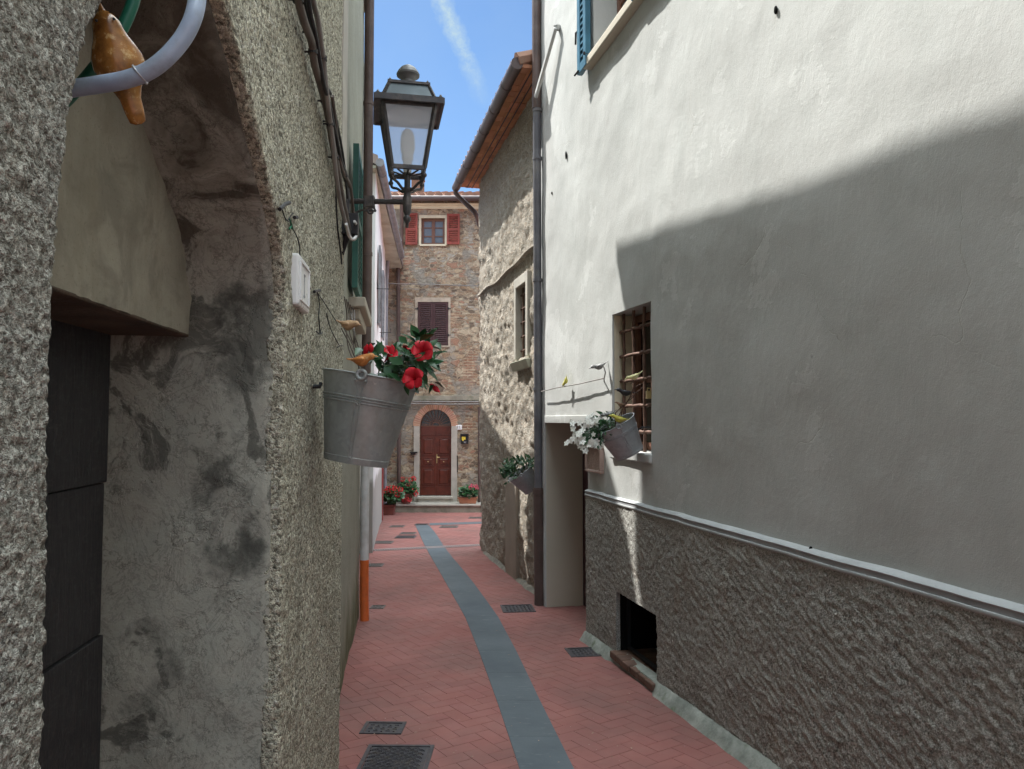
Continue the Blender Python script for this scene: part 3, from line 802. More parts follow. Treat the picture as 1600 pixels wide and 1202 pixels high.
# eave far overhead
def roofslab(plan, z0, rise, th):
    m = M(); k = len(plan); x0 = plan[0][0]
    lo = [V((x, y, z0+(rise*max(0, -1-x) if rise else 0))) for x, y in plan]
    m.v = lo+[p+V((0, 0, th)) for p in lo]
    m.f = [list(range(k))[::-1], list(range(k, 2*k))]+[[i, (i+1) % k, k+(i+1) % k, k+i] for i in range(k)]
    return m
roofslab([(.0, -5), (.0, 1.2), (-.385, 4.22), (-6, 4.22), (-6, -5)], H+5.905, 0, .14).build('roof', MAT_TILE, nl)

# ------------------------------------------------------------------ shuttered house behind it
l2 = thing('shuttered_house', 'greenish rendered house on the left with open green shutter and brown downpipe', 'house', (-1.6, 6, 0))
wall(L2, 3.7, 7.75, -.35, H+6, .12, disp=lambda u, z: .012*fbm((u, z, 3), 1.2)+.004*fbm((u, z, 9), 6), depth=.3).build('wall', MAT_L2, l2, smooth=50)
m = M(); m.fbox(L2, 3.7, 7.73, -4, -.28, -.35, H+6); m.build('wall_core', MAT_L2, l2)
roofslab([(-.385, 4.24), (-1.14, 7.8), (-1.5, 7.82), (-6, 8.1), (-6, 4.24)], H+5.85, 0, .14).build('roof', MAT_TILE, l2)
m = M(); zb = L2.uz(580, 135)[1]  # upright band standing in for the eave seen edge-on
m.fbox(L2, 7.60, 7.757, -.02, .075, zb, H+6.01)
for i in range(16): m.fbox(L2, 7.595, 7.762, -.02, .082, zb+.02+i*.16, zb+.05+i*.16)
m.build('eave_edge_band', MAT_TILEGREY, l2, bevel=.01)
def shutter(fr, u0, u1, n0, n1, z0, z1, mat, parent, slats=14, st=.055, name='shutter', rails=(0, .5, 1)):
    m = M(); nm = (n0+n1)/2
    m.fbox(fr, u0, u0+st, n0, n1, z0, z1); m.fbox(fr, u1-st, u1, n0, n1, z0, z1)
    for f in rails:
        zc = z0+st*.6+(z1-z0-st*1.2)*f
        m.fbox(fr, u0+st, u1-st, n0+.002, n1-.002, zc-st*.6, zc+st*.6)
    for i in range(slats):
        z = z0+st+(z1-z0-2*st)*(i+.5)/slats; h = (z1-z0-2*st)/slats*.62
        a, b = u0+st, u1-st
        m.hexa([fr.p(a, n0+.006, z-h*.2+h*.55), fr.p(b, n0+.006, z-h*.2+h*.55), fr.p(b, n1-.006, z-h*.8), fr.p(a, n1-.006, z-h*.8),
                fr.p(a, n0+.006, z+h*.55+.004), fr.p(b, n0+.006, z+h*.55+.004), fr.p(b, n1-.006, z-h*.3), fr.p(a, n1-.006, z-h*.3)])
    return m.build(name, mat, parent)
u0, z0 = L2.uz(545, 425, .05); u1, _ = L2.uz(562, 425, .05); z1 = L2.uz(545, 158, .05)[1]
shutter(L2, 5.76, 6.42, .03, .075, z0, z1, MAT_GREENSHUTTER, l2, 24)
s_ = M(); s_.fbox(L2, 5.9, 7.2, -.1, .13, z0-.13, z0-.05); s_.fbox(L2, 6.0, 7.1, -.1, .08, z0-.22, z0-.131); s_.build('window_sill', MAT_REVEAL, l2, bevel=.01)
# brown downpipe, white below, orange foot
pt = at(571, -250, 7.6); px0, py0 = at(571.5, 640, 7.6).x, 7.6
zw, zo, zg_ = at(571, 727, 7.6).z, at(572, 884, 7.6).z, gz(7.6)
m = M(); m.tube([(px0, py0, zw+.01), (px0, py0, H+5.9)], .050, 14)
for zz in (1.95, 3.6, 5.2): m.tube([(px0, py0, zz), (px0, py0, zz+.035)], .056, 14)
dp = m.build('downpipe', MAT_BROWNPIPE, l2, smooth=40)
m = M(); m.tube([(px0, py0, zo+.005), (px0, py0, zw+.06)], .045, 14); m.tube([(px0, py0, zw-.0), (px0, py0, zw+.05)], .055, 14)
m.build('white_pipe', MAT_WHITEPVC, dp, smooth=40)
m = M(); m.tube([(px0, py0, zo+.06), (px0, py0, .1), (px0+.012, py0-.02, zg_-.02)], .046, 14)
m.build('orange_pipe', MAT_ORANGE, dp, smooth=40)

# ------------------------------------------------------------------ set back house, seen only through the shade it throws
ch = thing('set_back_house', 'gabled house set back between the shuttered house and the white house', 'house', (-4, 10, 0))
prof = [(8.32, 5.6), (8.57, 6.35), (8.99, 6.72), (9.4, 6.72), (9.9, 6.35), (10.4, 6.0), (11.2, 5.45), (11.45, 4.6)]
m = M(); k = len(prof)+2; ol = [(8.3, -2.6)]+prof+[(11.45, -2.6)]
m.v = [V((-2.35, y, z+H)) for y, z in ol]+[V((-6.5, y, z+H)) for y, z in ol]
m.f = [list(range(k)), list(range(k, 2*k))[::-1]]+[[i, (i+1) % k, k+(i+1) % k, k+i] for i in range(k)]
m.build('wall', MAT_L2, ch)
m = M()
for (ya, za), (yb, zb_) in zip(prof, prof[1:]):
    m.hexa([V((-2.36, ya, za+H+.002)), V((-6.6, ya, za+H+.002)), V((-6.6, yb, zb_+H+.002)), V((-2.36, yb, zb_+H+.002)),
            V((-2.36, ya, za+H+.05)), V((-6.6, ya, za+H+.05)), V((-6.6, yb, zb_+H+.05)), V((-2.36, yb, zb_+H+.05))])
m.build('roof', MAT_TILEGREY, ch)

# ------------------------------------------------------------------ white house further down on the left
l3 = thing('white_house', 'white rendered house on the far left with grey gutter and red door', 'house', (-2.8, 15, 0))
ez = H+4.12
du0, dz1 = L3.uz(597, 728); du1 = 19.45
wall(L3, 12.0, 19.79, -.6, ez, .25, holes=[(du0, du1, -.6, dz1)], disp=lambda u, z: .012*fbm((u, z, 1), 1), depth=.2).build('wall', MAT_L3, l3, smooth=50)
m = M(); m.fbox(L3, 12.0, 19.78, -6, -.19, -.6, ez); m.build('wall_core', MAT_L3, l3)
m = M(); m.fbox(L3, du0+.01, du0+.14, -.18, .03, -.58, dz1-.005); m.fbox(L3, du0+.14, du1-.02, -.18, -.08, -.58, dz1-.005); m.build('door', MAT_REDPLAIN, l3, bevel=.01)
# roof: slab with pale soffit, gutter on the outer edge
eA, eB = V((-2.18, 11.78, 0)), V((-2.82, 18.4, 0))
def l3pt(y, out): q = eA.lerp(eB, (y-11.78)/(18.4-11.78)); return q.x+out
m = M()
ya, yb = 11.75, 19.78
lo = [V((l3pt(ya, 0), ya, ez)), V((l3pt(yb, 0), yb, ez)), V((-8, yb, ez+2.2)), V((-8, ya, ez+2.2))]
m.hexa(lo+[p+V((0, 0, .16)) for p in lo]); m.build('roof', MAT_TILEGREY, l3)
m = M(); m.hexa([V((l3pt(ya+.02, -.03), ya+.02, ez-.05)), V((l3pt(yb, -.03), yb, ez-.05)), V((-4.2, yb, ez-.05)), V((-3.1, ya+.02, ez-.05)),
                 V((l3pt(ya+.02, -.03), ya+.02, ez-.002)), V((l3pt(yb, -.03), yb, ez-.002)), V((-4.2, yb, ez+.1)), V((-3.1, ya+.02, ez+.1))])
m.build('eave_soffit', MAT_SOFFITPALE, l3)
m = M(); m.tube([(l3pt(11.7, .04), 11.7, ez+.02), (l3pt(18.4, .04), 18.4, ez-.03)], .07, 12)
for i in range(6): y = 12.2+i*1.15; m.tube([(l3pt(y, .04), y, ez+.01), (l3pt(y+.05, .04), y+.05, ez+.01)], .077, 12)
gt = m.build('gutter', MAT_GREYPIPE, l3, smooth=40)
dpts = [at(622, 388, 18.4), at(619, 396, 18.45), at(609, 401, 18.7), at(606, 408, 18.8), at(604, 440, 18.85), at(602.5, 560, 18.9), at(601, 800, 18.9)]
m = M(); m.tube(dpts, .05, 10); m.build('downpipe', MAT_GREYPIPE, l3, smooth=60)
for (py, ww) in ((408, 12), (472, 12), (442, 25)):
    pass
m = M()
for (ya_, yb_, zA, zB) in ((13.0, 13.7, 2.6, 4.0), (15.2, 15.9, 2.6, 4.0)):
    m2 = shutter(L3, ya_, yb_, .02, .06, H+zA-.9, H+zB-.9, MAT_GREYPIPE, l3, 16)
for y, z in ((12.9, 3.3), (14.4, 2.7), (15.0, 1.6)): M().tube([L3.p(y, 0, H+z-1), L3.p(y, .22, H+z-1), L3.p(y, .22, H+z-.92)], .008, 6).build('shutter_hook', MAT_BLACKMETAL, l3)
# ------------------------------------------------------------------ facade closing the alley
fa = thing('stone_house', 'tall rubble stone house closing the alley, with arched red brown door', 'house', (-2, 19.8, 0))
def fx(x, y=600): return FA.uz(x, y)[0]
def fz(y, x=680): return FA.uz(x, y)[1]
dL, dR, dTop, dSp, dBot = fx(655.5, 720), fx(705, 720), fz(640), fz(666), fz(775)
dc, dr_ = (dL+dR)/2, (dR-dL)/2
holes = [(dL, dR, dBot-.02, dSp)]
for i in range(8):
    z0 = dSp+(dTop-dSp)*i/8; z1 = dSp+(dTop-dSp)*(i+1)/8; zz = (i)/8
    hw = dr_*sqrt(max(0, 1-zz*zz)); holes.append((dc-hw, dc+hw, z0, z1))
uw = (fx(658, 360), fx(695, 360), fz(382), fz(341))
lw = (fx(652.5, 505), fx(700.5, 505), fz(540), fz(472))
zr = fz(317)
wall(FA, -4.4, 1.8, -.65, zr, .16, holes=holes+[uw, lw], depth=.3, disp=lambda u, z: .012*fbm((u, z, 2), 2.2)+.01*fbm((u, z, 5), 7)).build('wall', MAT_FACADE, fa, smooth=40)
m = M(); m.fbox(FA, -4.4, 1.8, -5, -.29, -.65, zr); m.fbox(FA, -4.4, 1.8, -.28, -.03, zr-.03, zr+.12); m.build('wall_core', MAT_FACADE, fa)
# roof and gutter
m = M(); m.hexa([V((-4.4, 19.55, zr)), V((1.8, 19.55, zr)), V((1.8, 24.8, zr+1.7)), V((-4.4, 24.8, zr+1.7)), V((-4.4, 19.55, zr+.07)), V((1.8, 19.55, zr+.07)), V((1.8, 24.8, zr+1.77)), V((-4.4, 24.8, zr+1.77))])
x = -4.3
while x < 1.8:
    for k in range(6):
        y = 19.5+k*.42; z = zr+.09+(y-19.55)*.324
        m.tube([(x, y, z+.03), (x+random.uniform(-.01, .01), y+.47, z+.16)], [.10, .085], 10)
    x += .235
m.build('roof', MAT_TILE, fa, smooth=40)
m = M(); m.tube([(-4.1, 19.48, zr+.03), (1.8, 19.48, zr+.03)], .075, 12)
for i in range(6): m.tube([(-3.4+i*.9, 19.48, zr+.03), (-3.36+i*.9, 19.48, zr+.03)], .082, 12)
m.build('gutter', MAT_BROWNGUTTER, fa, smooth=40)
m = M(); m.fbox(FA, fx(640, 285), fx(657, 285), -.9, -.35, fz(318), fz(268)); m.fbox(FA, fx(639, 285), fx(658, 285), -.93, -.32, fz(268)+.001, fz(265)); m.build('chimney', MAT_ARCHBRICK, fa)
m = M(); m.fbox(FA, -4.3, 1.8, -.02, .09, fz(322.5), fz(319)); m.fbox(FA, -4.3, 1.8, -.02, .05, fz(327), fz(322.6)); m.build('eave_moulding', MAT_CREAM, fa)
# upper window
cr = M(); cr.fbox(FA, uw[0]-.06, uw[0], -.1, .012, uw[2]-.02, uw[3]+.08); cr.fbox(FA, uw[1], uw[1]+.07, -.1, .012, uw[2]-.02, uw[3]+.08); cr.fbox(FA, uw[0], uw[1], -.1, .0125, uw[3], uw[3]+.08)
cr.fbox(FA, uw[0]-.03, uw[1]+.03, -.1, .04, uw[2]-.05, uw[2]-.001)
cr.build('window_surround', MAT_CREAM, fa)
def casement(fr, u0, u1, z0, z1, nn, mat, pmat, parent, cols=2, rows=3, st=.06, mid=.09):
    m = M(); m.fbox(fr, u0, u0+st, nn-.04, nn, z0, z1); m.fbox(fr, u1-st, u1, nn-.04, nn, z0, z1)
    m.fbox(fr, u0+st, u1-st, nn-.04, nn, z0, z0+st); m.fbox(fr, u0+st, u1-st, nn-.04, nn, z1-st, z1)
    c = (u0+u1)/2
    if cols == 2: m.fbox(fr, c-mid/2, c+mid/2, nn-.04, nn+.004, z0+st, z1-st)
    for i in range(1, rows):
        z = z0+(z1-z0)*i/rows; m.fbox(fr, u0+st, u1-st, nn-.035, nn-.006, z-.014, z+.014)
    f = m.build('window_frame', mat, parent)
    p = M(); p.fbox(fr, u0+.02, u1-.02, nn-.034, nn-.024, z0+.02, z1-.02); p.build('pane', pmat, f)
    return f
casement(FA, uw[0]+.005, uw[1]-.005, uw[2]+.005, uw[3]-.005, -.1, MAT_WINWOOD, MAT_PANE, fa)
shutter(FA, fx(634, 360), fx(652.5, 360), .02, .06, fz(383), fz(334), MAT_REDSHUTTER, fa, 14, st=.05)
shutter(FA, fx(698.5, 360), fx(718.5, 360), .02, .06, fz(382.5), fz(335), MAT_REDSHUTTER, fa, 14, st=.05)
# lower window with closed brown shutters
cr = M(); cr.fbox(FA, lw[0]-.07, lw[0], -.1, .01, lw[2]-.03, lw[3]+.12); cr.fbox(FA, lw[1], lw[1]+.06, -.1, .01, lw[2]-.03, lw[3]+.12); cr.fbox(FA, lw[0], lw[1], -.1, .0105, lw[3], lw[3]+.12)
cr.fbox(FA, lw[0]-.03, lw[1]+.04, -.1, .02, lw[2]-.05, lw[2]-.001); cr.build('window_surround', simple('greyish_patch_plaster', (.40, .34, .27), .9, var=.3, scale=6, bump=.4), fa)
cm = (lw[0]+lw[1])/2
shutter(FA, lw[0]+.005, cm-.004, -.04, 0, lw[2]+.005, lw[3]-.005, MAT_BROWNSHUTTER, fa, 19, st=.055, rails=(0, 1))
shutter(FA, cm+.004, lw[1]-.005, -.04, 0, lw[2]+.005, lw[3]-.005, MAT_BROWNSHUTTER, fa, 19, st=.055, rails=(0, 1))
for u, s in ((lw[0], -1), (lw[1], 1)):
    for z in (lw[3]-.18, lw[2]+.28):
        m = M(); m.fbox(FA, u-.02, u+.02, -.01, .02, z-.03, z+.03); m.tube([FA.p(u+.0*s, .015, z), FA.p(u+.07*s, .015, z)], .012, 6)
        m.build('hinge', MAT_BLACKMETAL, fa)
# door: brick arch, travertine jambs, two panelled leaves, fanlight
m = M(); NB = 30; ri, ro = dr_, dr_*1.40; rng = random.Random(5); sc_ = (dTop-dSp)/dr_
for i in range(NB):
    a0, a1 = pi*(i+.08)/NB, pi*(i+.92)/NB; q = []
    r1_ = ro*rng.uniform(.97, 1.03)
    for n in (-.1, .014+rng.uniform(0, .006)):
        for rr, a in ((ri, a0), (r1_, a0), (r1_, a1), (ri, a1)):
            q.append(FA.p(dc-rr*cos(a), n, dSp+rr*sin(a)*(sc_ if rr == ri else (sc_*ri+(rr-ri))/rr)))
    m.hexa(q); t = rng.uniform(.65, 1.25); m.c += [(t, t*rng.uniform(.9, 1.05), t*rng.uniform(.85, 1.1), 1)]*8
m.build('brick_arch', MAT_ARCHBRICK, fa)
m = M(); K_ = 32; q0 = len(m.v)
for i in range(K_+1):
    a = pi*i/K_
    for rr, n in ((ri, -.1), (ro*1.0, -.1), (ro, .010), (ri, .010)):
        m.v.append(FA.p(dc-rr*cos(a), n, dSp+rr*sin(a)*(sc_ if rr == ri else (sc_*ri+(rr-ri))/rr)))
for i in range(K_):
    for k in range(4): m.f.append([i*4+k, i*4+(k+1) % 4, (i+1)*4+(k+1) % 4, (i+1)*4+k])
m.build('arch_mortar', MAT_CREAM, fa)
m = M(); m.fbox(FA, fx(646.5, 690), dL-.001, -.12, .03, fz(707), dSp-.002); m.fbox(FA, fx(646.8, 740), dL-.002, -.12, .022, fz(786), fz(707)-.002)
m.fbox(FA, dR+.001, fx(714.5, 720), -.12, .028, fz(786), dSp-.002); m.build('door_jamb', MAT_STONE, fa, bevel=.008)
m = M(); m.fbox(FA, fx(652, 776), fx(708, 776), -.15, .12, fz(779), fz(775.5)); m.fbox(FA, fx(654, 780), fx(706, 780), -.1, .08, fz(787), fz(779)-.001); m.build('door_sill', MAT_STONE, fa, bevel=.008)
dn = -.14
m = M(); m.fbox(FA, dL, dR, dn-.05, dn-.02, dBot, dSp)
zt = fz(679)
m.fbox(FA, dL+.005, dc-.004, dn-.02, dn+.004, zt, dSp-.01); m.fbox(FA, dc+.004, dR-.005, dn-.02, dn+.004, zt, dSp-.01)
m.fbox(FA, dL, dR, dn-.02, dn+.012, zt-.02, zt)
m.build('transom', MAT_REDDOOR, fa, bevel=.004)
zb0 = dBot+.01
for side in (0, 1):
    a, b = (dL+.004, dc-.003) if side == 0 else (dc+.003, dR-.004)
    m = M(); m.fbox(FA, a, b, dn-.02, dn, zb0, zt-.022)
    ph = zt-.022-zb0
    for f0, f1 in ((.03, .135), (.17, .44), (.49, .62), (.67, .95)):
        u0, u1 = a+.055, b-.055; z0, z1 = zb0+ph*f0, zb0+ph*f1
        if f0 == .03: m.fbox(FA, a+.002, b-.002, dn, dn+.008, z1-.005, z1+.012); continue
        for (p0, p1, p2, p3) in ((u0, u1, z0, z0+.018), (u0, u1, z1-.018, z1), (u0, u0+.018, z0+.018, z1-.018), (u1-.018, u1, z0+.018, z1-.018)):
            m.fbox(FA, p0, p1, dn, dn+.016, p2, p3)
        m.hexa([FA.p(u0+.025, dn, z0+.025), FA.p(u1-.025, dn, z0+.025), FA.p(u1-.025, dn, z1-.025), FA.p(u0+.025, dn, z1-.025),
                FA.p(u0+.06, dn+.014, z0+.045), FA.p(u1-.06, dn+.014, z0+.045), FA.p(u1-.06, dn+.014, z1-.045), FA.p(u0+.06, dn+.014, z1-.045)])
    leaf = m.build('door', MAT_REDDOOR, fa, bevel=.003)
    zc = zb0+ph*.555; M().ball(FA.p((a+b)/2, dn+.025, zc), .018).build('door_knob', MAT_BRASS, leaf)
    if side == 1:
        h = M(); h.fbox(FA, a+.012, a+.035, dn, dn+.012, zb0+ph*.53, zb0+ph*.68); h.tube([FA.p(a+.024, dn+.01, zb0+ph*.63), FA.p(a+.024, dn+.05, zb0+ph*.63), FA.p(a+.1, dn+.05, zb0+ph*.63)], .01, 6)
        h.build('handle', MAT_BRASS, leaf)
m = M()
for i in range(0, 12):
    a = pi*(i+.5)/12
    m.bar(FA.p(dc-.10*cos(a), dn+.01, dSp+.015+.09*sin(a)), FA.p(dc-dr_*1.0*cos(a), dn+.01, dSp+dr_*1.0*sin(a)*sc_), .009, .012)
for rr, th in ((.10, .016), (.17, .008), (dr_*.985, .022)):
    m.tube([FA.p(dc-rr*cos(pi*i/16), dn+.01, dSp+.012+rr*sin(pi*i/16)*(sc_ if rr > .2 else .9)) for i in range(17)], th*.6, 6)
m.fbox(FA, dL, dR, dn-.02, dn+.015, dSp-.012, dSp+.014)
fl = m.build('fanlight', MAT_WINWOOD, fa)
m = M(); m.fbox(FA, dL-.02, dR+.02, dn-.05, dn-.03, dSp, dTop+.03); m.build('pane', MAT_DARKPANE, fl)
# string course, pipes, drainpipes
m = M(); m.fbox(FA, fx(628, 620), 1.8, -.02, .06, fz(626), fz(618.5)); m.build('string_course', MAT_STEPSIDE, fa, bevel=.01)
bp = [at(627.5, 316, 19.5), at(627.5, 330, 19.6), at(627.5, 388, 19.72), at(623, 397, 19.72), at(622, 410, 19.72), at(623.5, 760, 19.72), at(623.5, 786, 19.72)]
m = M(); m.tube(bp, .05, 10)
for y in (450, 560, 680): m.tube([at(622.7, y, 19.72), at(622.7, y+3, 19.72)], .06, 10)
m.build('downpipe', MAT_BROWNPIPE, fa, smooth=60)
m = M(); m.tube([at(748.5, 636, 19.7), at(749, 790, 19.7)], .035, 8); m.build('downpipe', MAT_BROWNPIPE, fa, smooth=60)
# raised pavement with pale edge in front of the house
zs_ = at(690, 788, 19.25).z
m = M(); x0, x1 = at(612, 795, 19.25).x, 1.8
m.hexa([V((x0, 19.28, -.7)), V((x1, 19.20, -.7)), V((x1, 19.82, -.7)), V((x0, 19.82, -.7)), V((x0, 19.28, zs_-.05)), V((x1, 19.20, zs_-.05)), V((x1, 19.82, zs_-.05)), V((x0, 19.82, zs_-.05))])
pv = m.build('pavement', MAT_STEPSIDE); tag(pv, 'raised stone step along the house that closes the alley', 'pavement', kind='structure')
m = M(); m.hexa([V((x0-.03, 19.24, zs_-.049)), V((x1, 19.16, zs_-.049)), V((x1, 19.82, zs_-.049)), V((x0-.03, 19.82, zs_-.049)), V((x0-.03, 19.24, zs_)), V((x1, 19.16, zs_)), V((x1, 19.82, zs_)), V((x0-.03, 19.82, zs_))])
m.build('step_edge', MAT_STONE, pv, bevel=.01)

# ------------------------------------------------------------------ pale rubble house on the right
rs = thing('rubble_house', 'pale rubble house on the right with brick eave soffit and barred narrow window', 'house', (.6, 10.5, 0))
wz = (RS.uz(810, 560)[1], RS.uz(810, 452)[1]); wu0 = RS.uz(826, 500)[0]; wu1 = RS.uz(810.5, 500)[0]
zE = RS.uz(743, 297)[1]
def rswarp(u, z):
    k = min(1, max(0, (u-9.5)/2.5)); far = 12.05+.7*min(1, max(0, (z+.3)/4.2))
    return 8.45+(u-8.45)*(1+k*(far/12.5-1)) if u > 9.5 else u, z
def rsdisp(u, z):
    p = V((u*8, z*12.5, 0)); q = p+V((fbm(p*.4, 1), fbm(p*.4+V((9, 9, 9)), 1), 0))*.9
    d = mnoise.voronoi(q)[0]
    k = max(.55, min(1, (4.6-z)/1.5))
    return (.027*(.55-d[0])+.03*fbm((u, z, 4), 3.5)+.012*fbm((u, z, 7), 12))*(.6+.4*k)+.02*fbm((u, z, 0), .7)
wall(RS, 8.45, 12.5, -.5, zE+.05, .034, holes=[(wu0, wu1, wz[0], wz[1])], depth=.3, disp=rsdisp, warp=rswarp).build('wall', MAT_RUBBLE, rs, smooth=50)
m = M(); m.fbox(RS, 8.45, 11.7, -5, -.28, -.5, zE+.3); m.fbox(RS, 11.6, 11.9, -.6, -.05, -.5, zE); m.build('wall_core', MAT_RUBBLE, rs)
# brick soffit laid in rows, with two dark strips standing in for its grooves
m = M(); rng = random.Random(2); OV = .30; ue0, ue1 = 8.42, 12.85
u = ue0
while u < ue1:
    du = .155
    for j in range(4):
        n0, n1 = -.08+j*(OV+.08)/4, -.08+(j+1)*(OV+.08)/4
        dz = rng.uniform(-.003, .003)
        m.fbox(RS, u+.003, min(u+du, ue1)-.002, n0+.002, n1-.002, zE+dz, zE+.04); t = rng.uniform(.62, 1.15)
        m.c += [(t, t*rng.uniform(.88, 1.06), t*rng.uniform(.8, 1.1), 1)]*8
    u += du
m.build('eave_soffit', MAT_SOFFIT, rs)
m = M()
for n in (.08, .17): m.fbox(RS, ue0, ue1, n-.008, n+.008, zE-.006, zE+.02)
m.build('soffit_groove_strip', MAT_BROWNSHUTTER, rs)
m = M(); q = [RS.p(ue0-.01, OV+.03, zE+.042), RS.p(ue1, OV+.03, zE+.042), RS.p(ue1, -4.5, zE+1.6), RS.p(ue0-.01, -4.5, zE+1.6)]
m.hexa(q+[p+V((0, 0, .06)) for p in q])
u = ue0+.05
while u < ue1:
    for k in range(8):
        n = OV+.05-k*.42; z = zE+.11+(OV-n)*.31
        m.tube([RS.p(u, n, z), RS.p(u, n-.47, z+.155)], [.095, .08], 8)
    u += .21
m.build('roof', MAT_TILE, rs, smooth=40)
gn = OV+.06; gpts = [RS.p(ue0+.0, gn, zE+.04), RS.p(ue1+.05, gn, zE-.0)]
m = M(); m.tube(gpts, .072, 14)
for i in range(6):
    t = .12+i*.155; m.tube([gpts[0].lerp(gpts[1], t), gpts[0].lerp(gpts[1], t+.012)], .078, 14)
gt = m.build('gutter', MAT_BROWNGUTTER, rs, smooth=40)
e = gpts[1]
fc = RS.p(12.72, .05, zE-.35)
m = M(); m.tube([e+V((0, -.05, .02)), e+V((.0, -.03, -.10)), e+V((.06, -.02, -.17)), RS.px(741, 331, .06), RS.px(745, 338, .0), RS.px(749, 352, -.15)], .042, 10)
m.build('downpipe', MAT_BROWNGUTTER, rs, smooth=60)
m = M(); zc = RS.uz(790, 428)[1]
us_ = steps([8.5, 12.45], .2)
for a, b in zip(us_, us_[1:]):
    za, zb_ = zc+.02*sin(a*2.2)+.015*sin(a*5), zc+.02*sin(b*2.2)+.015*sin(b*5)
    ra, rb = rswarp(a, 3)[0], rswarp(b, 3)[0]
    m.hexa([RS.p(ra, -.05, za-.035), RS.p(rb, -.05, zb_-.035), RS.p(rb, .055, zb_-.02), RS.p(ra, .055, za-.02), RS.p(ra, -.05, za+.03), RS.p(rb, -.05, zb_+.03), RS.p(rb, .05, zb_+.012), RS.p(ra, .05, za+.012)])
m.build('string_course', MAT_RUBBLE, rs)
m = M()
for (a, b, c, d) in ((wu0-.10, wu0, wz[0]-.02, wz[1]+.13), (wu1, wu1+.10, wz[0]-.02, wz[1]+.13), (wu0, wu1, wz[1], wz[1]+.13)): m.fbox(RS, a, b, -.28, .045, c, d)
m.build('window_surround', MAT_STONE, rs, bevel=.008)
m = M(); m.hexa([RS.p(wu0-.17, -.28, wz[0]-.17), RS.p(wu1+.15, -.28, wz[0]-.17), RS.p(wu1+.15, .05, wz[0]-.17), RS.p(wu0-.17, .05, wz[0]-.17),
                 RS.p(wu0-.17, -.28, wz[0]-.021), RS.p(wu1+.15, -.28, wz[0]-.021), RS.p(wu1+.15, .09, wz[0]-.06), RS.p(wu0-.17, .09, wz[0]-.06)])
m.build('window_sill', MAT_SOFFITPALE, rs, bevel=.006)
m = M(); m.fbox(RS, wu0, wu1, -.27, -.10, wz[0], wz[1]); m.build('pane', MAT_DARKPANE, rs)
m = M()
for i in range(3): u = wu0+(wu1-wu0)*(i+.7)/3.4; m.tube([RS.p(u, -.035, wz[0]-.02), RS.p(u, -.035, wz[1])], .011, 8)
for i in range(5): z = wz[0]+(wz[1]-wz[0])*(i+.5)/5; m.tube([RS.p(wu0, -.035, z), RS.p(wu1, -.035, z)], .013, 8)
m.build('window_grille', MAT_RUST, rs)
pa, pb = RS.uz(811, 830)[0], RS.uz(794, 830)[0]
m = M(); m.fbox(RS, pa, pb, -.05, .045, gz(10)-.1, RS.uz(800, 752)[1]); m.build('plaster_pier', simple('grey_brown_plaster', (.29, .245, .20), .9, var=.15, scale=4, bump=.3), rs, bevel=.02)
m = M()   # low rough footing
us_ = steps([8.5, 12.0], .12)
for a, b in zip(us_, us_[1:]):
    f = lambda u: .02+.035*abs(fbm((u, 3, 1), 2.0))
    g = lambda u: gz(u)-.05
    h = lambda u: gz(u)+.055+.035*fbm((u, 7, 2), 1.5)
    m.hexa([RS.p(a, -.1, g(a)), RS.p(b, -.1, g(b)), RS.p(b, f(b)+.06, g(b)), RS.p(a, f(a)+.06, g(a)), RS.p(a, -.1, h(a)), RS.p(b, -.1, h(b)), RS.p(b, f(b), h(b)-.03), RS.p(a, f(a), h(a)-.03)])
m.build('footing', simple('dark_footing_mortar', (.20, .185, .155), .95, var=.4, scale=9, bump=.6, bd=.01), rs, smooth=70)

# ------------------------------------------------------------------ white stucco house on the right
rw = thing('stucco_house', 'tall white stucco house on the right with rough grey brown base and barred window', 'house', (2.2, 4, 0))
def rwdisp(u, z): return .014*fbm((u, z, 2), .55)+.006*fbm((u, z, 8), 2.2)+.002*fbm((u, z, 5), 8)
d0u, d1u, dz = RW.uz(920, 800)[0], RW.uz(852, 800)[0], RW.uz(880, 661)[1]
bw = (RW.uz(1018, 600)[0], RW.uz(958, 600)[0], RW.uz(1018, 712)[1], RW.uz(985, 482)[1])
upu1, upz = RW.uz(929, 92); upu0 = upu1-1.0; upz += .02
up = (upu0, upu1, upz, upz+1.5)
ve = (RW.uz(1033, 1000)[0], RW.uz(969, 960)[0], RW.uz(1034, 1068)[1], RW.uz(1000, 942)[1])
holes = [(d0u, d1u, -.6, dz), bw, up, (ve[0]-.02, ve[1]+.02, -.2, ve[3]+.02)]
wall(RW, -5, 8.4, -.6, H+7.5, .055, holes=holes, depth=.5, disp=rwdisp).build('wall', MAT_STUCCO, rw, smooth=40)
m = M(); m.fbox(RW, -5, 8.38, -5, -.49, -.6, H+7.5); m.build('wall_core', MAT_REVEAL, rw)
m = M(); m.fbox(RW, d0u+.01, d1u-.005, -.02, .008, dz-.003, dz+.075); m.build('door_lintel', MAT_STUCCO, rw, bevel=.004)
m = M(); m.fbox(RW, d0u, d1u, -.49, -.44, gz(7.5)-.1, dz)
for u in (d0u+.3, d0u+.7, d0u+1.05): m.fbox(RW, u, u+.1, -.44, -.425, gz(7.5), dz-.05)
m.build('door', MAT_BROWNSHUTTER, rw)
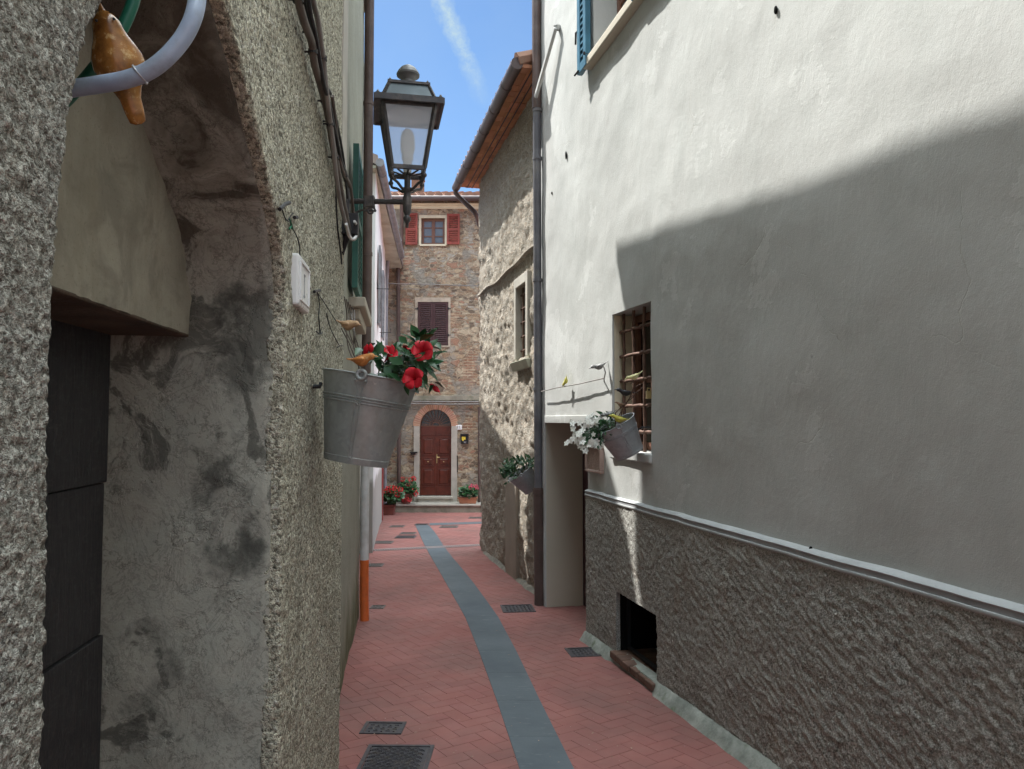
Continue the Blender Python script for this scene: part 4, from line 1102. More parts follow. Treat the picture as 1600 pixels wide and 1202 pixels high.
# dado of roughcast
def dadodisp(u, z):
    p = V((u*.88+z*.47, z*.88-u*.47, 0)); a = fbm((p.x*14, p.y*30, 1), 1, 3)
    return .034+.0045*a+.006*fbm((u, z, 3), 45, 3)+.006*fbm((u, z, 5), 3)
zd = RW.uz(1260, 872, .04)[1]
m = M(); m.fbox(RW, -1.5, 2.2, -.06, .034, -.5, zd-.018); m.build('dado', MAT_DADO, rw)
wall(RW, 2.2, d0u, -.35, zd-.018, .0125, holes=[ve[:2]+(-.6, ve[3])], depth=.06, disp=dadodisp).build('dado', MAT_DADO, rw, smooth=60)
m = M()
us_ = steps([-1.5, d0u+.0], .1)
def prof_strip(prof, mat, name):
    m = M(); k = len(prof)
    for u in us_:
        wv = .004*fbm((u, 1, 1), 4); wz_ = .006*fbm((u, 5, 2), 2.5)
        m.v += [RW.p(u, n+(wv if n > 0 else 0), z+wz_) for n, z in prof]
    for i in range(len(us_)-1):
        for j in range(k-1): m.f.append([i*k+j, i*k+j+1, (i+1)*k+j+1, (i+1)*k+j])
    m.f += [list(range(k)), list(range((len(us_)-1)*k, len(us_)*k))]
    return m.build(name, mat, rw, smooth=50)
prof_strip([(-.02, zd-.02), (.038, zd-.02), (.043, zd-.012), (.040, zd-.002), (.03, zd+.0), (-.02, zd+.004)], MAT_CORNICE, 'dado_moulding')
prof_strip([(-.02, zd-.001), (.035, zd-.001), (.033, zd+.022), (-.02, zd+.023)], MAT_GROOVE, 'dado_groove')
prof_strip([(-.02, zd+.021), (.034, zd+.021), (.039, zd+.028), (.030, zd+.036), (.010, zd+.043), (-.02, zd+.047)], MAT_CORNICE, 'dado_moulding')
# cement fillet where the base meets the paving
m = M(); us2 = steps([-1.5, d0u], .07); k = 4
for u in us2:
    wd = .045+.022*fbm((u, 2, 2), 2.5)+.006*fbm((u, 6, 2), 9)
    if ve[0]-.05 < u < ve[1]+.05: wd *= .35
    for n, z in ((-.02, .09), (.05, .075), (.05+wd*.55, .03), (.06+wd, -.006)):
        q = RW.p(u, n, 0); m.v.append(V((q.x, q.y, gz(q.y)+z)))
for i in range(len(us2)-1):
    for j in range(k-1): m.f.append([i*k+j, i*k+j+1, (i+1)*k+j+1, (i+1)*k+j])
m.build('cement_fillet', MAT_FILLET, rw, smooth=60)
# cellar opening
m = M(); m.fbox(RW, ve[0]+.0, ve[1]-.0, -.48, -.35, ve[2]-.1, ve[3]); m.fbox(RW, ve[0], ve[0]+.012, -.35, .0, ve[2], ve[3]); m.fbox(RW, ve[1]-.012, ve[1], -.35, .0, ve[2], ve[3]-.001); m.fbox(RW, ve[0]+.013, ve[1]-.013, -.35, -.0, ve[3]-.012, ve[3]-.001)
m.build('cellar_opening', MAT_BLACK, rw)
m = M()
for a, b in ((ve[0]+.014, ve[0]+.03), (ve[1]-.03, ve[1]-.014)): m.fbox(RW, a, b, -.08, -.05, ve[2]+.02, ve[3]-.015)
m.fbox(RW, ve[0]+.031, ve[1]-.031, -.08, -.05, ve[2]+.02, ve[2]+.04); m.fbox(RW, ve[0]+.031, ve[1]-.031, -.08, -.05, ve[3]-.035, ve[3]-.015)
m.build('cellar_frame', MAT_BLACKMETAL, rw)
m = M(); n_ = 6
for i in range(n_):
    a, b = ve[0]-.02+(ve[1]-ve[0]+.04)*i/n_, ve[0]-.02+(ve[1]-ve[0]+.04)*(i+1)/n_
    j = random.uniform(-.008, .008)
    m.fbox(RW, a+.004, b-.004, -.3, .085+j, ve[2]-.05+j*.5, ve[2]+.004+j*.5)
m.build('cellar_sill', simple('dark_brown_sill_brick', (.13, .075, .055), .9, var=.4, scale=9, bump=.5, bd=.006), rw, bevel=.008)
# barred window
casement(RW, bw[0]+.01, bw[1]-.01, bw[2]+.02, bw[3]-.01, -.2, MAT_WINWOOD, MAT_DARKPANE, rw, rows=2, st=.06, mid=.1)
m = M(); m.fbox(RW, bw[0]-.015, bw[1]+.015, -.45, .03, bw[2]-.06, bw[2]+.012); m.build('window_sill', MAT_STUCCO, rw, bevel=.012)
m = M(); m.fbox(RW, bw[1]-.008, bw[1]+.01, -.19, -.012, bw[2]+.014, bw[3]-.006); m.build('reveal_bounce_plate', MAT_CREAM, rw)  # added cream plate, sun bounce is put into its colour
m = M(); m.fbox(RW, d1u-.008, d1u+.02, -.43, -.012, gz(8.2)-.05, dz-.004); m.build('door_bounce_lining', MAT_REVEAL, rw)  # added beige lining, warm bounced light put into its colour
gn_ = -.07
m = M()
for i in range(4):
    u = bw[0]+.07+(bw[1]-bw[0]-.14)*i/3
    m.tube([RW.p(u+.004*sin(k*2.1+i), gn_+.003*sin(k*1.7), bw[2]+.01+(bw[3]-bw[2]-.01)*k/14) for k in range(15)], .0135, 8)
for i in range(5):
    z = bw[2]+.17+(bw[3]-bw[2]-.32)*i/4
    m.tube([RW.p(bw[0]-.03+(bw[1]-bw[0]+.06)*k/12, gn_+.012*(1 if k % 2 else -1), z+.003*sin(k*2.2+i)) for k in range(13)], .014, 8)
    for j in range(4):
        u = bw[0]+.07+(bw[1]-bw[0]-.14)*j/3; m.ball(RW.p(u, gn_, z), (.018, .018, .018), seg=8, ring=6)
m.build('window_grille', MAT_RUST, rw, smooth=60)
# upper window: sill, frame, blue shutters folded back
m = M(); m.fbox(RW, up[0]-.12, up[1]+.10, -.3, .075, up[2]-.085, up[2]-.002); m.build('window_sill', MAT_REVEAL, rw, bevel=.012)
casement(RW, up[0]+.01, up[1]-.01, up[2]+.002, up[3]-.01, -.22, MAT_WINWOOD, MAT_PANE, rw)
zt_ = RW.uz(905, 117, .07)[1]
shutter(RW, up[1]+.01, RW.uz(904, 100, .07)[0], .035, .085, zt_, zt_+1.62, MAT_BLUESHUTTER, rw, 24, st=.07)
shutter(RW, up[0]-.48, up[0]-.01, .035, .085, zt_, zt_+1.62, MAT_BLUESHUTTER, rw, 24, st=.07)
uo = RW.uz(904, 100, .07)[0]
HK = lambda mm: mm.build('shutter_hook', MAT_BLACKMETAL, rw)
HK(M().tube([RW.p(uo, .06, zt_+.45), RW.p(uo+.1, .06, zt_+.47), RW.p(uo+.11, .06, zt_+.36)], .010, 6))
HK(M().tube([RW.p(uo-.05, .09, zt_+.02), RW.p(uo+.03, .10, zt_+.01)], .01, 6))
HK(M().tube([RW.p(up[1]+.02, 0, zt_+.1), RW.p(up[1]+.02, .1, zt_+.1), RW.p(up[1]+.0, .1, zt_+.1)], .012, 6))
# downpipe at the far corner and its shoe
Yp = 8.32
m = M(); pb_ = at(841, 640, Yp); pX = pb_.x
zj = at(840, 170, Yp).z
m.tube([(pX-.012, Yp, zj), (pX-.015, Yp, H+6.5)], .052, 14)
rp = m.build('downpipe', MAT_BROWNPIPE, rw, smooth=40)
m = M(); m.tube([(pX+.0, Yp, at(840, 765, Yp).z), (pX-.010, Yp, zj+.02)], .046, 14)
for y in (175, 250, 440, 610): z = at(840, y, Yp).z; m.tube([(pX-.004, Yp, z), (pX-.004, Yp, z+.03)], .055, 14)
m.build('middle_pipe', MAT_SLATEPIPE, rp, smooth=40)
m = M(); m.tube([(pX+.012, Yp, gz(Yp)-.02), (pX, Yp, at(840, 762, Yp).z)], .058, 14)
z = at(840, 768, Yp).z; m.tube([(pX, Yp, z-.03), (pX, Yp, z+.03)], .068, 14)
m.build('pipe_shoe', MAT_BROWNPIPE, rp, smooth=40)
a, b = RW.px(837, 152, .10), RW.px(868, 43, .06)
m = M(); m.bar(a, b, .035, .055); m.bar(b, RW.px(876, 44, -.02), .05, .055); m.build('wall_stay', MAT_STUCCO, rw, bevel=.006)
for (x, y, s) in ((885, 243, .022), (863, 302, .014), (1213, 16, .02), (1268, 858, .012)):
    u, z = RW.uz(x, y); M().ball(RW.p(u, .004, z), (.010, s*.7, s*(2 if s > .021 else 1.2)), seg=8, ring=6).build('wall_hole', MAT_BLACK, rw)
def smooth_path(pts, k=5):
    out = []
    for i in range(len(pts)-1):
        p0, p1, p2, p3 = pts[max(0, i-1)], pts[i], pts[i+1], pts[min(len(pts)-1, i+2)]
        for j in range(k):
            t = j/k; out.append(.5*((2*p1)+(p2-p0)*t+(2*p0-5*p1+4*p2-p3)*t*t+(3*p1-p0-3*p2+p3)*t**3))
    return out+[pts[-1]]
# ------------------------------------------------------------------ wall lantern
LY = 5.6
lc = at(637, 210, LY); zA = at(635, 315, LY).z
zf, zbm, zrt, zft = at(637, 154, LY-.25).z, at(637, 261, LY-.12).z, at(637, 131, LY-.148).z, at(637, 102, LY).z
lx = lc.x
YAW = Matrix.Rotation(R(11), 3, 'Z')
def lp(x, y, z): q = YAW @ V((x, y, 0)); return V((lx+q.x, LY+q.y, z))
la = thing('wall_lantern', 'old four sided street lantern on a metal arm above the left wall', 'lantern', (lx, LY, zA))
wallx = L2.p(LY, 0, 0).x
m = M(); m.tube([V((wallx-.02, LY+.03, zA+.012)), V((lx-.01, LY, zA-.004))], .021, 12)
m.fbox(L2, LY-.05, LY+.12, -.02, .02, zA-.12, zA+.12)
xm = at(577, 315, LY).x; m.box((xm, LY+.01, zA), (.022, .03, .04)); m.box((xm-.03, LY+.012, zA), (.006, .032, .043)); m.box((xm+.03, LY+.012, zA), (.006, .032, .043))
sp = [V((xm+.015+.035*(1-t/16)*cos(2.6*pi*t/12), LY, zA-.075+.035*(1-t/16)*sin(2.6*pi*t/12))) for t in range(13)]
m.tube(sp, .008, 8); m.tube([V((wallx, LY+.03, zA-.1)), V((xm-.06, LY+.01, zA-.065)), sp[0]+V((0, 0, .0)), V((xm+.03, LY, zA-.02))], .009, 8)
m.build('arm', MAT_LAMPMETAL, la, smooth=50)
I3 = Matrix.Identity(3)
zs0 = zbm-.005
m = M(); k = (zbm-zA)
m.lathe((lx, LY, 0), [(.0, zA-.21), (.012, zA-.20), (.012, zA-.17), (.026, zA-.15), (.03, zA-.13), (.018, zA-.11), (.03, zA-.08), (.034, zA-.02), (.034, zA+.03), (.026, zA+.05), (.03, zA+.07), (.046, zA+.085), (.046, zA+.10), (.024, zA+.105), (.024, zbm-.02), (0, zbm-.02)], 16)
for sx, sy in ((1,1),(1,-1),(-1,1),(-1,-1)):
    c = .118; m.tube(smooth_path([lp(sx*c, sy*c, zbm-.0), lp(sx*c*1.02, sy*c*1.02, zbm-.05), lp(sx*c*.95, sy*c*.95, zbm-.09), lp(sx*c*.65, sy*c*.65, zA+.12), lp(sx*c*.3, sy*c*.3, zA+.085), lp(0, 0, zA+.09)], 4), .011, 8)
    m.ball(lp(sx*c*1.03, sy*c*1.03, zbm-.055), .02, seg=8, ring=6)
for i in range(8):
    a = 2*pi*i/8; m.tube([lp(.02*cos(a), .02*sin(a), zbm-.03), lp(.07*cos(a), .07*sin(a), zbm-.015), lp(.11*cos(a), .11*sin(a), zbm-.004)], .007, 6)
m.build('bracket', MAT_LAMPMETAL, la, smooth=50)
hb, ht, hf = .122, .195, .252
m = M()
for sx, sy in ((1,1),(1,-1),(-1,1),(-1,-1)): m.bar(lp(sx*hb, sy*hb, zbm), lp(sx*ht, sy*ht, zf-.005), .026, .026)
for a, b in (((-1,-1),(1,-1)),((1,-1),(1,1)),((1,1),(-1,1)),((-1,1),(-1,-1))):
    m.bar(lp(a[0]*hb, a[1]*hb, zbm), lp(b[0]*hb, b[1]*hb, zbm), .026, .03)
    m.bar(lp(a[0]*ht, a[1]*ht, zf-.014), lp(b[0]*ht, b[1]*ht, zf-.014), .022, .022)
    m.bar(lp(a[0]*hf, a[1]*hf, zf+.006), lp(b[0]*hf, b[1]*hf, zf+.006), .02, .045)
for a, b, c, d in (((-1,-1),(1,-1),(1,1),(-1,1)),):
    pass
# flat dark flange ring round the glazed body
for (x0, x1, y0, y1) in ((-hf, hf, -hf, -ht), (-hf, hf, ht, hf), (-hf, -ht, -ht, ht), (ht, hf, -ht, ht)):
    m.hexa([lp(x0, y0, zf-.004), lp(x1, y0, zf-.004), lp(x1, y1, zf-.004), lp(x0, y1, zf-.004), lp(x0, y0, zf+.004), lp(x1, y0, zf+.004), lp(x1, y1, zf+.004), lp(x0, y1, zf+.004)])
for sx, sy in ((1,1),(1,-1),(-1,1),(-1,-1)): m.lathe(lp(sx*hf*.92, sy*hf*.92, zf+.02), [(.014, 0), (.014, .02), (.007, .035), (0, .04)], 8)
m.build('frame', MAT_LAMPMETAL, la)
m = M(); h2 = .148
m.hexa([lp(-ht*1.05, -ht*1.05, zf+.01), lp(ht*1.05, -ht*1.05, zf+.01), lp(ht*1.05, ht*1.05, zf+.01), lp(-ht*1.05, ht*1.05, zf+.01), lp(-h2, -h2, zrt), lp(h2, -h2, zrt), lp(h2, h2, zrt), lp(-h2, h2, zrt)])
rf = m.build('lantern_roof', MAT_LAMPROOF, la)
m = M()
for sx, sy in ((1,1),(1,-1),(-1,1),(-1,-1)): m.bar(lp(sx*ht*1.06, sy*ht*1.06, zf+.01), lp(sx*h2, sy*h2, zrt), .02, .02); m.lathe(lp(sx*h2*.95, sy*h2*.95, zrt+.01), [(.01, 0), (.01, .02), (0, .035)], 8)
m.hexa([lp(-h2-.012, -h2-.012, zrt+.001), lp(h2+.012, -h2-.012, zrt+.001), lp(h2+.012, h2+.012, zrt+.001), lp(-h2-.012, h2+.012, zrt+.001), lp(-h2-.012, -h2-.012, zrt+.02), lp(h2+.012, -h2-.012, zrt+.02), lp(h2+.012, h2+.012, zrt+.02), lp(-h2-.012, h2+.012, zrt+.02)])
m.build('roof_frame', MAT_LAMPMETAL, rf)
hF = zft-zrt-.02
m = M(); m.lathe((lx, LY, zrt+.02), [(.075, 0), (.055, .015), (.05, hF*.35), (.062, hF*.45), (.07, hF*.5), (.088, hF*.55), (.09, hF*.62), (.08, hF*.72), (.055, hF*.88), (.03, hF*.96), (0, hF)], 24)
m.build('finial', MAT_FINIAL, la, smooth=35)
m = M(); m.hexa([lp(-ht+.01, -ht+.01, zf-.006), lp(ht-.01, -ht+.01, zf-.006), lp(ht-.01, ht-.01, zf-.006), lp(-ht+.01, ht-.01, zf-.006), lp(-ht+.01, -ht+.01, zf-.001), lp(ht-.01, -ht+.01, zf-.001), lp(ht-.01, ht-.01, zf-.001), lp(-ht+.01, ht-.01, zf-.001)])
m.lathe((lx, LY, zf-.03), [(.05, .02), (.12, .012), (.16, -.004), (.165, .002), (.12, .02)], 28)
m.build('reflector', MAT_REFL, la, smooth=40)
for (a, b) in (((-1,-1),(1,-1)),((1,-1),(1,1)),((1,1),(-1,1)),((-1,1),(-1,-1))):
    e = .98; p = [lp(a[0]*hb*e, a[1]*hb*e, zbm+.012), lp(b[0]*hb*e, b[1]*hb*e, zbm+.012), lp(b[0]*ht*e, b[1]*ht*e, zf-.02), lp(a[0]*ht*e, a[1]*ht*e, zf-.02)]
    M().quad(*p).build('glass_pane', MAT_LAMPGLASS, la)
m = M(); m.lathe((lx, LY, zbm+.0), [(.03, -.01), (.034, .05), (.034, .09), (.044, .10), (.044, .13), (.040, .14), (.05, .18), (.056, .22), (.054, .27), (.042, .31), (.022, .335), (0, .34)], 20)
for i in range(12):
    a = 2*pi*i/12; m.bar((lx+.046*cos(a), LY+.046*sin(a), zbm+.15), (lx+.055*cos(a), LY+.055*sin(a), zbm+.2), .006)
m.build('bulb', MAT_BULB, la, smooth=50)

# ------------------------------------------------------------------ galvanised buckets
def axes(up, toward=V((0, -1, 0))):
    z = V(up).normalized(); x = (toward-z*toward.dot(z)).normalized(); y = z.cross(x)
    return Matrix((x, y, z)).transposed()             # columns: x faces 'toward'
def bucket(label, base, ax, rt, rb, h, mat, group=None, rest=True):
    t = thing('bucket_planter', label, 'bucket', base)
    def r(f): return rb+(rt-rb)*f
    pr = [(0, .012), (rb-.004, .012), (rb-.004, .0), (rb+.002, 0), (r(.07)+.002, h*.07), (r(.075), h*.075)]
    for f in (.68, .71, .74): pr += [(r(f-.011), h*(f-.011)), (r(f-.005)+.0035, h*(f-.005)), (r(f+.005)+.0035, h*(f+.005)), (r(f+.011), h*(f+.011))]
    pr += [(r(1), h*.985), (r(1)+.006, h*.99), (r(1)+.008, h), (r(1)+.002, h*1.008), (r(1)-.003, h), (r(.97)-.003, h*.97), (r(.6)-.003, h*.6), (r(.15)-.003, h*.15)]
    m = M(); m.lathe(base, pr, 44, ax); b = m.build('body', mat, t, smooth=35)
    def pt(a, f, d=0): rr = r(f)+d; return V(base)+ax @ V((rr*cos(a), rr*sin(a), h*f))
    for a0 in (0, pi):
        m = M(); da = .028/rt*.35                     # vertical folded seam
        for s in (-1, 1): m.tube([pt(a0+s*.05, f, .001) for f in (.04, .3, .6, .93)], .0022, 6)
        for i, f in enumerate((.07, .66, .93)): m.ball(pt(a0, f, .001), .004, seg=8, ring=6)
        m.build('seam', mat, t, smooth=60)
        m = M(); w_ = .12
        q = []
        for d in (.002, .005):
            for a, f in ((a0-w_, .885), (a0+w_, .885), (a0+w_*1.05, .955), (a0+.07, .97), (a0-.07, .97), (a0-w_*1.05, .955)): q.append(pt(a, f, d))
        m.add(q, [[6,7,8,9,10,11],[0,1,7,6],[1,2,8,7],[2,3,9,8],[3,4,10,9],[4,5,11,10],[5,0,6,11]])
        c = pt(a0, 1.0, .004); ex = ax @ V((cos(a0), sin(a0), 0)); ey = ax @ V((-sin(a0), cos(a0), 0)); ez = ax @ V((0, 0, 1))
        ring = [c+ey*.016*cos(2*pi*i/20)+ez*(-.004+.016*sin(2*pi*i/20)) for i in range(21)]; m.tube(ring, .0075, 8)
        for s in (-1, 1): m.ball(pt(a0+s*.095, .925, .005), .006, seg=8, ring=6)
        m.build('handle_lug', mat, t, smooth=50)
    m = M(); m.lathe(V(base), [(0, h*.86), (r(.86)-.004, h*.86)], 30, ax); m.build('soil', MAT_SOIL, t)
    return t, (lambda f: V(base)+ax @ V((0, 0, h*f)))
BY = 2.86
bb, btp = at(556, 723, BY), at(571, 592, BY)
upv = (NL.n*sin(R(9.5))+V((0, 0, 1))*cos(R(9.5)))
bk, bkp = bucket('large weathered galvanised bucket hung on the near left wall with red flowers', bb, axes(upv), .183, .121, .335, MAT_GALV)
m = M(); q = NL.p(2.86, 0, btp.z-.03); m.tube([q-NL.n*.03, q+NL.n*.03, btp-NL.n*.17-V((0, 0, .02))], .008, 8); m.build('wall_hook', MAT_BLACKMETAL, bk)

RY = 5.62
rb_, rt_ = at(984, 709, RY), at(960, 668, RY)
up2 = (RW.n*sin(R(29))+V((0, 0, 1))*cos(R(29)))
bk2, bk2p = bucket('pale galvanised bucket tipping outward below the barred window', rb_, axes(up2), .165, .112, .262, MAT_GALV2)
m = M(); q = RW.p(5.6, 0, rb_.z+.2); m.tube([q-RW.n*.1, q+RW.n*.04, rb_+V((0, 0, .17))+RW.n*-.06], .007, 8); m.build('wall_hook', MAT_BLACKMETAL, bk2)
GY = 8.72
gb_, gt_ = at(832, 764, GY), at(819, 738, GY)
up3 = (RS.n*sin(R(38))+V((0, 0, 1))*cos(R(38)))
bk3, bk3p = bucket('small grey bucket with a green plant beside the dark downpipe', gb_, axes(up3), .16, .105, .25, MAT_GALV2)
m = M(); q = RS.p(8.7, 0, gb_.z+.15); m.tube([q-RS.n*.03, q+RS.n*.05, gb_+V((0, 0, .1))], .007, 8); m.build('wall_hook', MAT_BLACKMETAL, bk3)

# ------------------------------------------------------------------ flowers and plants
rng = random.Random(11)
def rv(s=1): return V((rng.uniform(-s, s), rng.uniform(-s, s), rng.uniform(-s, s)))
pl = thing('flowering_plant', 'red flowered climbing plant with glossy leaves in the large galvanised bucket', 'plant', bkp(.86))
root = bkp(.86)+NL.n*.05
tips = [((655,530),(641,507)), ((657,530),(663,511)), ((656,534),(678,518)), ((660,540),(690,541)), ((648,548),(632,529)), ((650,550),(634,561)), ((668,545),(683,530)),
        ((671,556),(698,548)), ((668,562),(688,577)), ((664,575),(685,592)), ((655,590),(674,605)), ((640,565),(620,555)), ((630,570),(608,558)), ((628,576),(604,574)),
        ((620,582),(598,592)), ((655,595),(649,609)), ((635,585),(614,601)), ((590,556),(597,534)), ((600,556),(616,541)), ((592,560),(579,546)), ((645,575),(661,591)),
        ((660,560),(649,586)), ((640,590),(621,606)), ((652,540),(668,558)), ((662,552),(676,566)), ((645,560),(655,540)), ((630,562),(640,546)), ((612,570),(628,560)),
        ((606,578),(590,570)), ((648,582),(632,596)), ((657,568),(676,575)), ((633,578),(648,566)), ((600,572),(612,590)), ((660,583),(668,600)), ((650,533),(634,540)),
        ((640,556),(622,545)), ((648,562),(664,549)), ((625,590),(640,602)), ((610,562),(600,548)), ((670,570),(692,562))]
m = M(); st = M(); hub = [at(604, 572, 2.85), at(632, 568, 2.82), at(652, 552, 2.78), at(655, 585, 2.76), at(592, 566, 2.9)]
for hpt in hub:
    for _ in range(3):
        a = root+rv(.04); b = a.lerp(hpt, .5)+V((0, 0, .03))+rv(.015); st.tube([a, b, hpt+rv(.02)], [.004, .0032, .002], 6)
for (p, q) in tips:
    Y0 = rng.uniform(2.68, 2.92); a, b = at(*p, Y0), at(*q, Y0+rng.uniform(-.05, .05)); L = (b-a).length*1.08
    nrm = (V((rng.uniform(-.4, .4), -.7, .75))+rv(.35)).normalized()
    m.leaf(a, b-a, nrm, L, L*rng.uniform(.42, .54), droop=rng.uniform(.05, .3), fold=rng.uniform(.1, .35))
    st.tube([min(hub, key=lambda k: (k-a).length), a], .0018, 5)
for _ in range(105):
    hpt = rng.choice(hub); a = hpt+rv(.065); d = rv(1)+V((.25, -.2, .25)); L = rng.uniform(.05, .085)
    m.leaf(a, d, V((0, -.6, .8))+rv(.4), L, L*rng.uniform(.42, .52), droop=rng.uniform(.1, .4))
m.build('foliage', MAT_LEAF, pl, smooth=40); st.build('stems', MAT_STEM, pl, smooth=60)
def trumpet(c, face, r, mat, parent, open_=1.0, name='flower'):
    ax = axes(face, V((0, 0, 1))); m = M()
    for k in range(5):
        a = 2*pi*k/5+.3; tw = .22
        rows = [(.12, .12, -.55), (.32, .28, -.12), (.60, .50, .08), (.86, .60, .16), (1.04, .44, .06), (1.18, .10, -.10)]
        o = len(m.v)
        for rr, wd, hh in rows:
            rr *= open_ if hh > -.5 else 1
            for s in (-1, 0, 1):
                x = rr*r*cos(a)-s*wd*r*sin(a)*.95; y = rr*r*sin(a)+s*wd*r*cos(a)*.95
                m.v.append(V(c)+ax @ V((x, y, r*(hh+(.10*s if rr > .3 else 0)+(1-open_)*rr*1.2))))
        for i in range(len(rows)-1):
            for j in range(2): b = o+i*3+j; m.f.append([b, b+1, b+4, b+3])
    m.lathe(V(c)-ax @ V((0, 0, r*1.35)), [(.04*r, 0), (.09*r, r*.5), (.2*r, r*.85)], 8, ax)
    return m.build(name, mat, parent, smooth=50)
trumpet(at(660, 548, 2.70), V((.15, -1, .25)), .036, MAT_RED, pl)
trumpet(at(645, 591, 2.66), V((-.25, -1, .1)), .036, MAT_RED, pl)
trumpet(at(611, 553, 2.80), V((.6, -.5, .6)), .040, MAT_RED, pl, .75)
trumpet(at(635, 549, 2.86), V((.5, .2, .7)), .032, MAT_RED, pl, .7)
for (p, q) in (((672, 600), (687, 613)), ((570, 556), (574, 538)), ((580, 552), (579, 537))):
    a, b = at(*p, 2.76), at(*q, 2.74); m = M(); m.tube([a, a.lerp(b, .3), a.lerp(b, .65), b], [.003, .010, .011, .002], 8); m.build('flower_bud', MAT_RED, pl, smooth=60)

def starflower(m, c, face, r):
    ax = axes(face, V((.1, .2, 1)))
    for k in range(5):
        a = 2*pi*k/5+rng.uniform(-.1, .1); d = ax @ V((cos(a), sin(a), .15))
        m.leaf(V(c), d, ax @ V((0, 0, 1)), r, r*.62, droop=.15, fold=.15, shape=(.3, .7, 1, .85, .3))
    m.ball(V(c)+ax @ V((0, 0, .002)), r*.14, seg=6, ring=4)
pw = thing('flowering_plant', 'white flowered plant hanging out of the pale bucket below the barred window', 'plant', bk2p(.9))
m = M(); fl_ = M(); st = M(); r0 = bk2p(.95)
for _ in range(190):
    t = rng.random(); px, py = 953-34*t+rng.uniform(-9, 9), 664+19*t+rng.uniform(-19, 14)
    a = at(px, py, 5.55+rng.uniform(-.10, .08)); d = (a-r0).normalized()+rv(.8); L = rng.uniform(.04, .075)
    m.leaf(a, d, V((-.3, -.6, .6))+rv(.6), L, L*.36, droop=rng.uniform(0, .5))
for _ in range(22):
    px, py = rng.uniform(905, 948), rng.uniform(660, 695); a = at(px, py, 5.52+rng.uniform(-.06, .06)); st.tube([r0+rv(.05), r0.lerp(a, .5)+V((0, 0, .03)), a], [.003, .0025, .002], 5)
for _ in range(78):
    k = rng.random()
    if k < .22: px, py = rng.gauss(926, 6), rng.gauss(657, 5)
    elif k < .62: px, py = rng.gauss(904, 6), rng.gauss(674, 11)
    else: px, py = rng.gauss(921, 13), rng.gauss(693, 6)
    a = at(px, py, 5.47+rng.uniform(-.06, .05)); starflower(fl_, a, V((-.5, -.8, .3))+rv(.5), rng.uniform(.021, .030))
m.build('foliage', MAT_LEAFSMALL, pw, smooth=40); st.build('stems', MAT_STEM, pw); f = fl_.build('blossoms', MAT_WHITEPETAL, pw); f['kind'] = 'stuff'
pg = thing('trailing_plant', 'green trailing plant spilling from the small grey bucket', 'plant', bk3p(.9))
m = M(); st = M(); r0 = bk3p(.95)
for _ in range(210):
    t = rng.random()
    px, py = (rng.gauss(797, 6), rng.gauss(735, 6)) if t < .55 else (rng.uniform(800, 836), 724-4*sin((t-.55)*7)+rng.uniform(-6, 7))
    a = at(px, py, 8.6+rng.uniform(-.12, .12)); L = rng.uniform(.045, .085)
    m.leaf(a, rv(1)+V((-.3, -.2, .3)), V((-.2, -.7, .7))+rv(.6), L, L*.42, droop=rng.uniform(.1, .5))
for _ in range(12): a = at(rng.uniform(792, 825), rng.uniform(722, 742), 8.6); st.tube([r0+rv(.04), r0.lerp(a, .5)+V((0, 0, .05)), a], .003, 5)
m.build('foliage', MAT_LEAFSMALL, pg, smooth=40); st.build('stems', MAT_STEM, pg)

# pots at the foot of the far house
def geranium(label, c, rx, ry, rz, nl_, heads, mat, hr, name='potted_geranium'):
    t = thing(name, label, 'plant', c-V((0, 0, rz)))
    m = M(); st = M()
    for _ in range(nl_):
        d = rv(1)
        while d.length > 1: d = rv(1)
        a = c+V((d.x*rx, d.y*ry, d.z*rz)); L = rng.uniform(.06, .10)
        m.leaf(a, V((d.x, d.y, .2))+rv(.6), V((d.x*.5, -.5+d.y*.3, .8))+rv(.3), L, L*1.05, droop=rng.uniform(.1, .5), fold=.12, shape=(.35, .85, 1, .9, .45))
        if rng.random() < .18: st.tube([c+V((d.x*rx*.2, 0, -rz)), a], .004, 5)
    for (px, py) in heads:
        h = at(px, py, c.y-ry*.7+rng.uniform(-.05, .05)); st.tube([c+V((0, 0, -rz*.5)), h], .004, 5)
        f = M()
        for _ in range(44):
            d = rv(1).normalized(); q = h+d*hr*rng.uniform(.65, 1); f.leaf(q, d+rv(.5), rv(1), hr*.5, hr*.45, droop=.2, shape=(.4, .9, 1, .6))
        f.build('flower', mat, t)
    m.build('foliage', MAT_LEAFGER, t, smooth=40); st.build('stems', MAT_STEM, t)
    return t
def pot(label, c, r, h, mat, name='flower_pot', square=None):
    t = thing(name, label, 'pot', c); m = M()
    if square:
        a, b = square
        for (z0, z1, k) in ((0, h*.8, 0), (h*.8, h, .012)):
            s0, s1 = .86+.14*z0/h, .86+.14*z1/h
            m.hexa([c+V((sx*(a*s0+k), sy*(b*s0+k), z0+(.001 if k else 0))) for sx, sy in ((-1,-1),(1,-1),(1,1),(-1,1))]+[c+V((sx*(a*s1+k), sy*(b*s1+k), z1)) for sx, sy in ((-1,-1),(1,-1),(1,1),(-1,1))])
        m.build('pot_body', mat, t, bevel=.008); M().box(c+V((0, 0, h+.002)), (a*.93, b*.9, .006)).build('soil', MAT_SOIL, t)
    else:
        m.lathe(c, [(0, 0), (r*.68, 0), (r*.9, h*.78), (r*1.0, h*.79), (r*1.03, h), (r*.92, h), (r*.88, h*.85), (0, h*.85)], 24); m.build('pot_body', mat, t, smooth=35)
        M().lathe(c, [(0, h*.88), (r*.88, h*.88)], 20).build('soil', MAT_SOIL, t)
    return t
c1 = ground_at(609, 803); c1.y = min(c1.y, 18.7)
c1 = at(608.5, 803, 18.55); c1.z = gz(18.55)
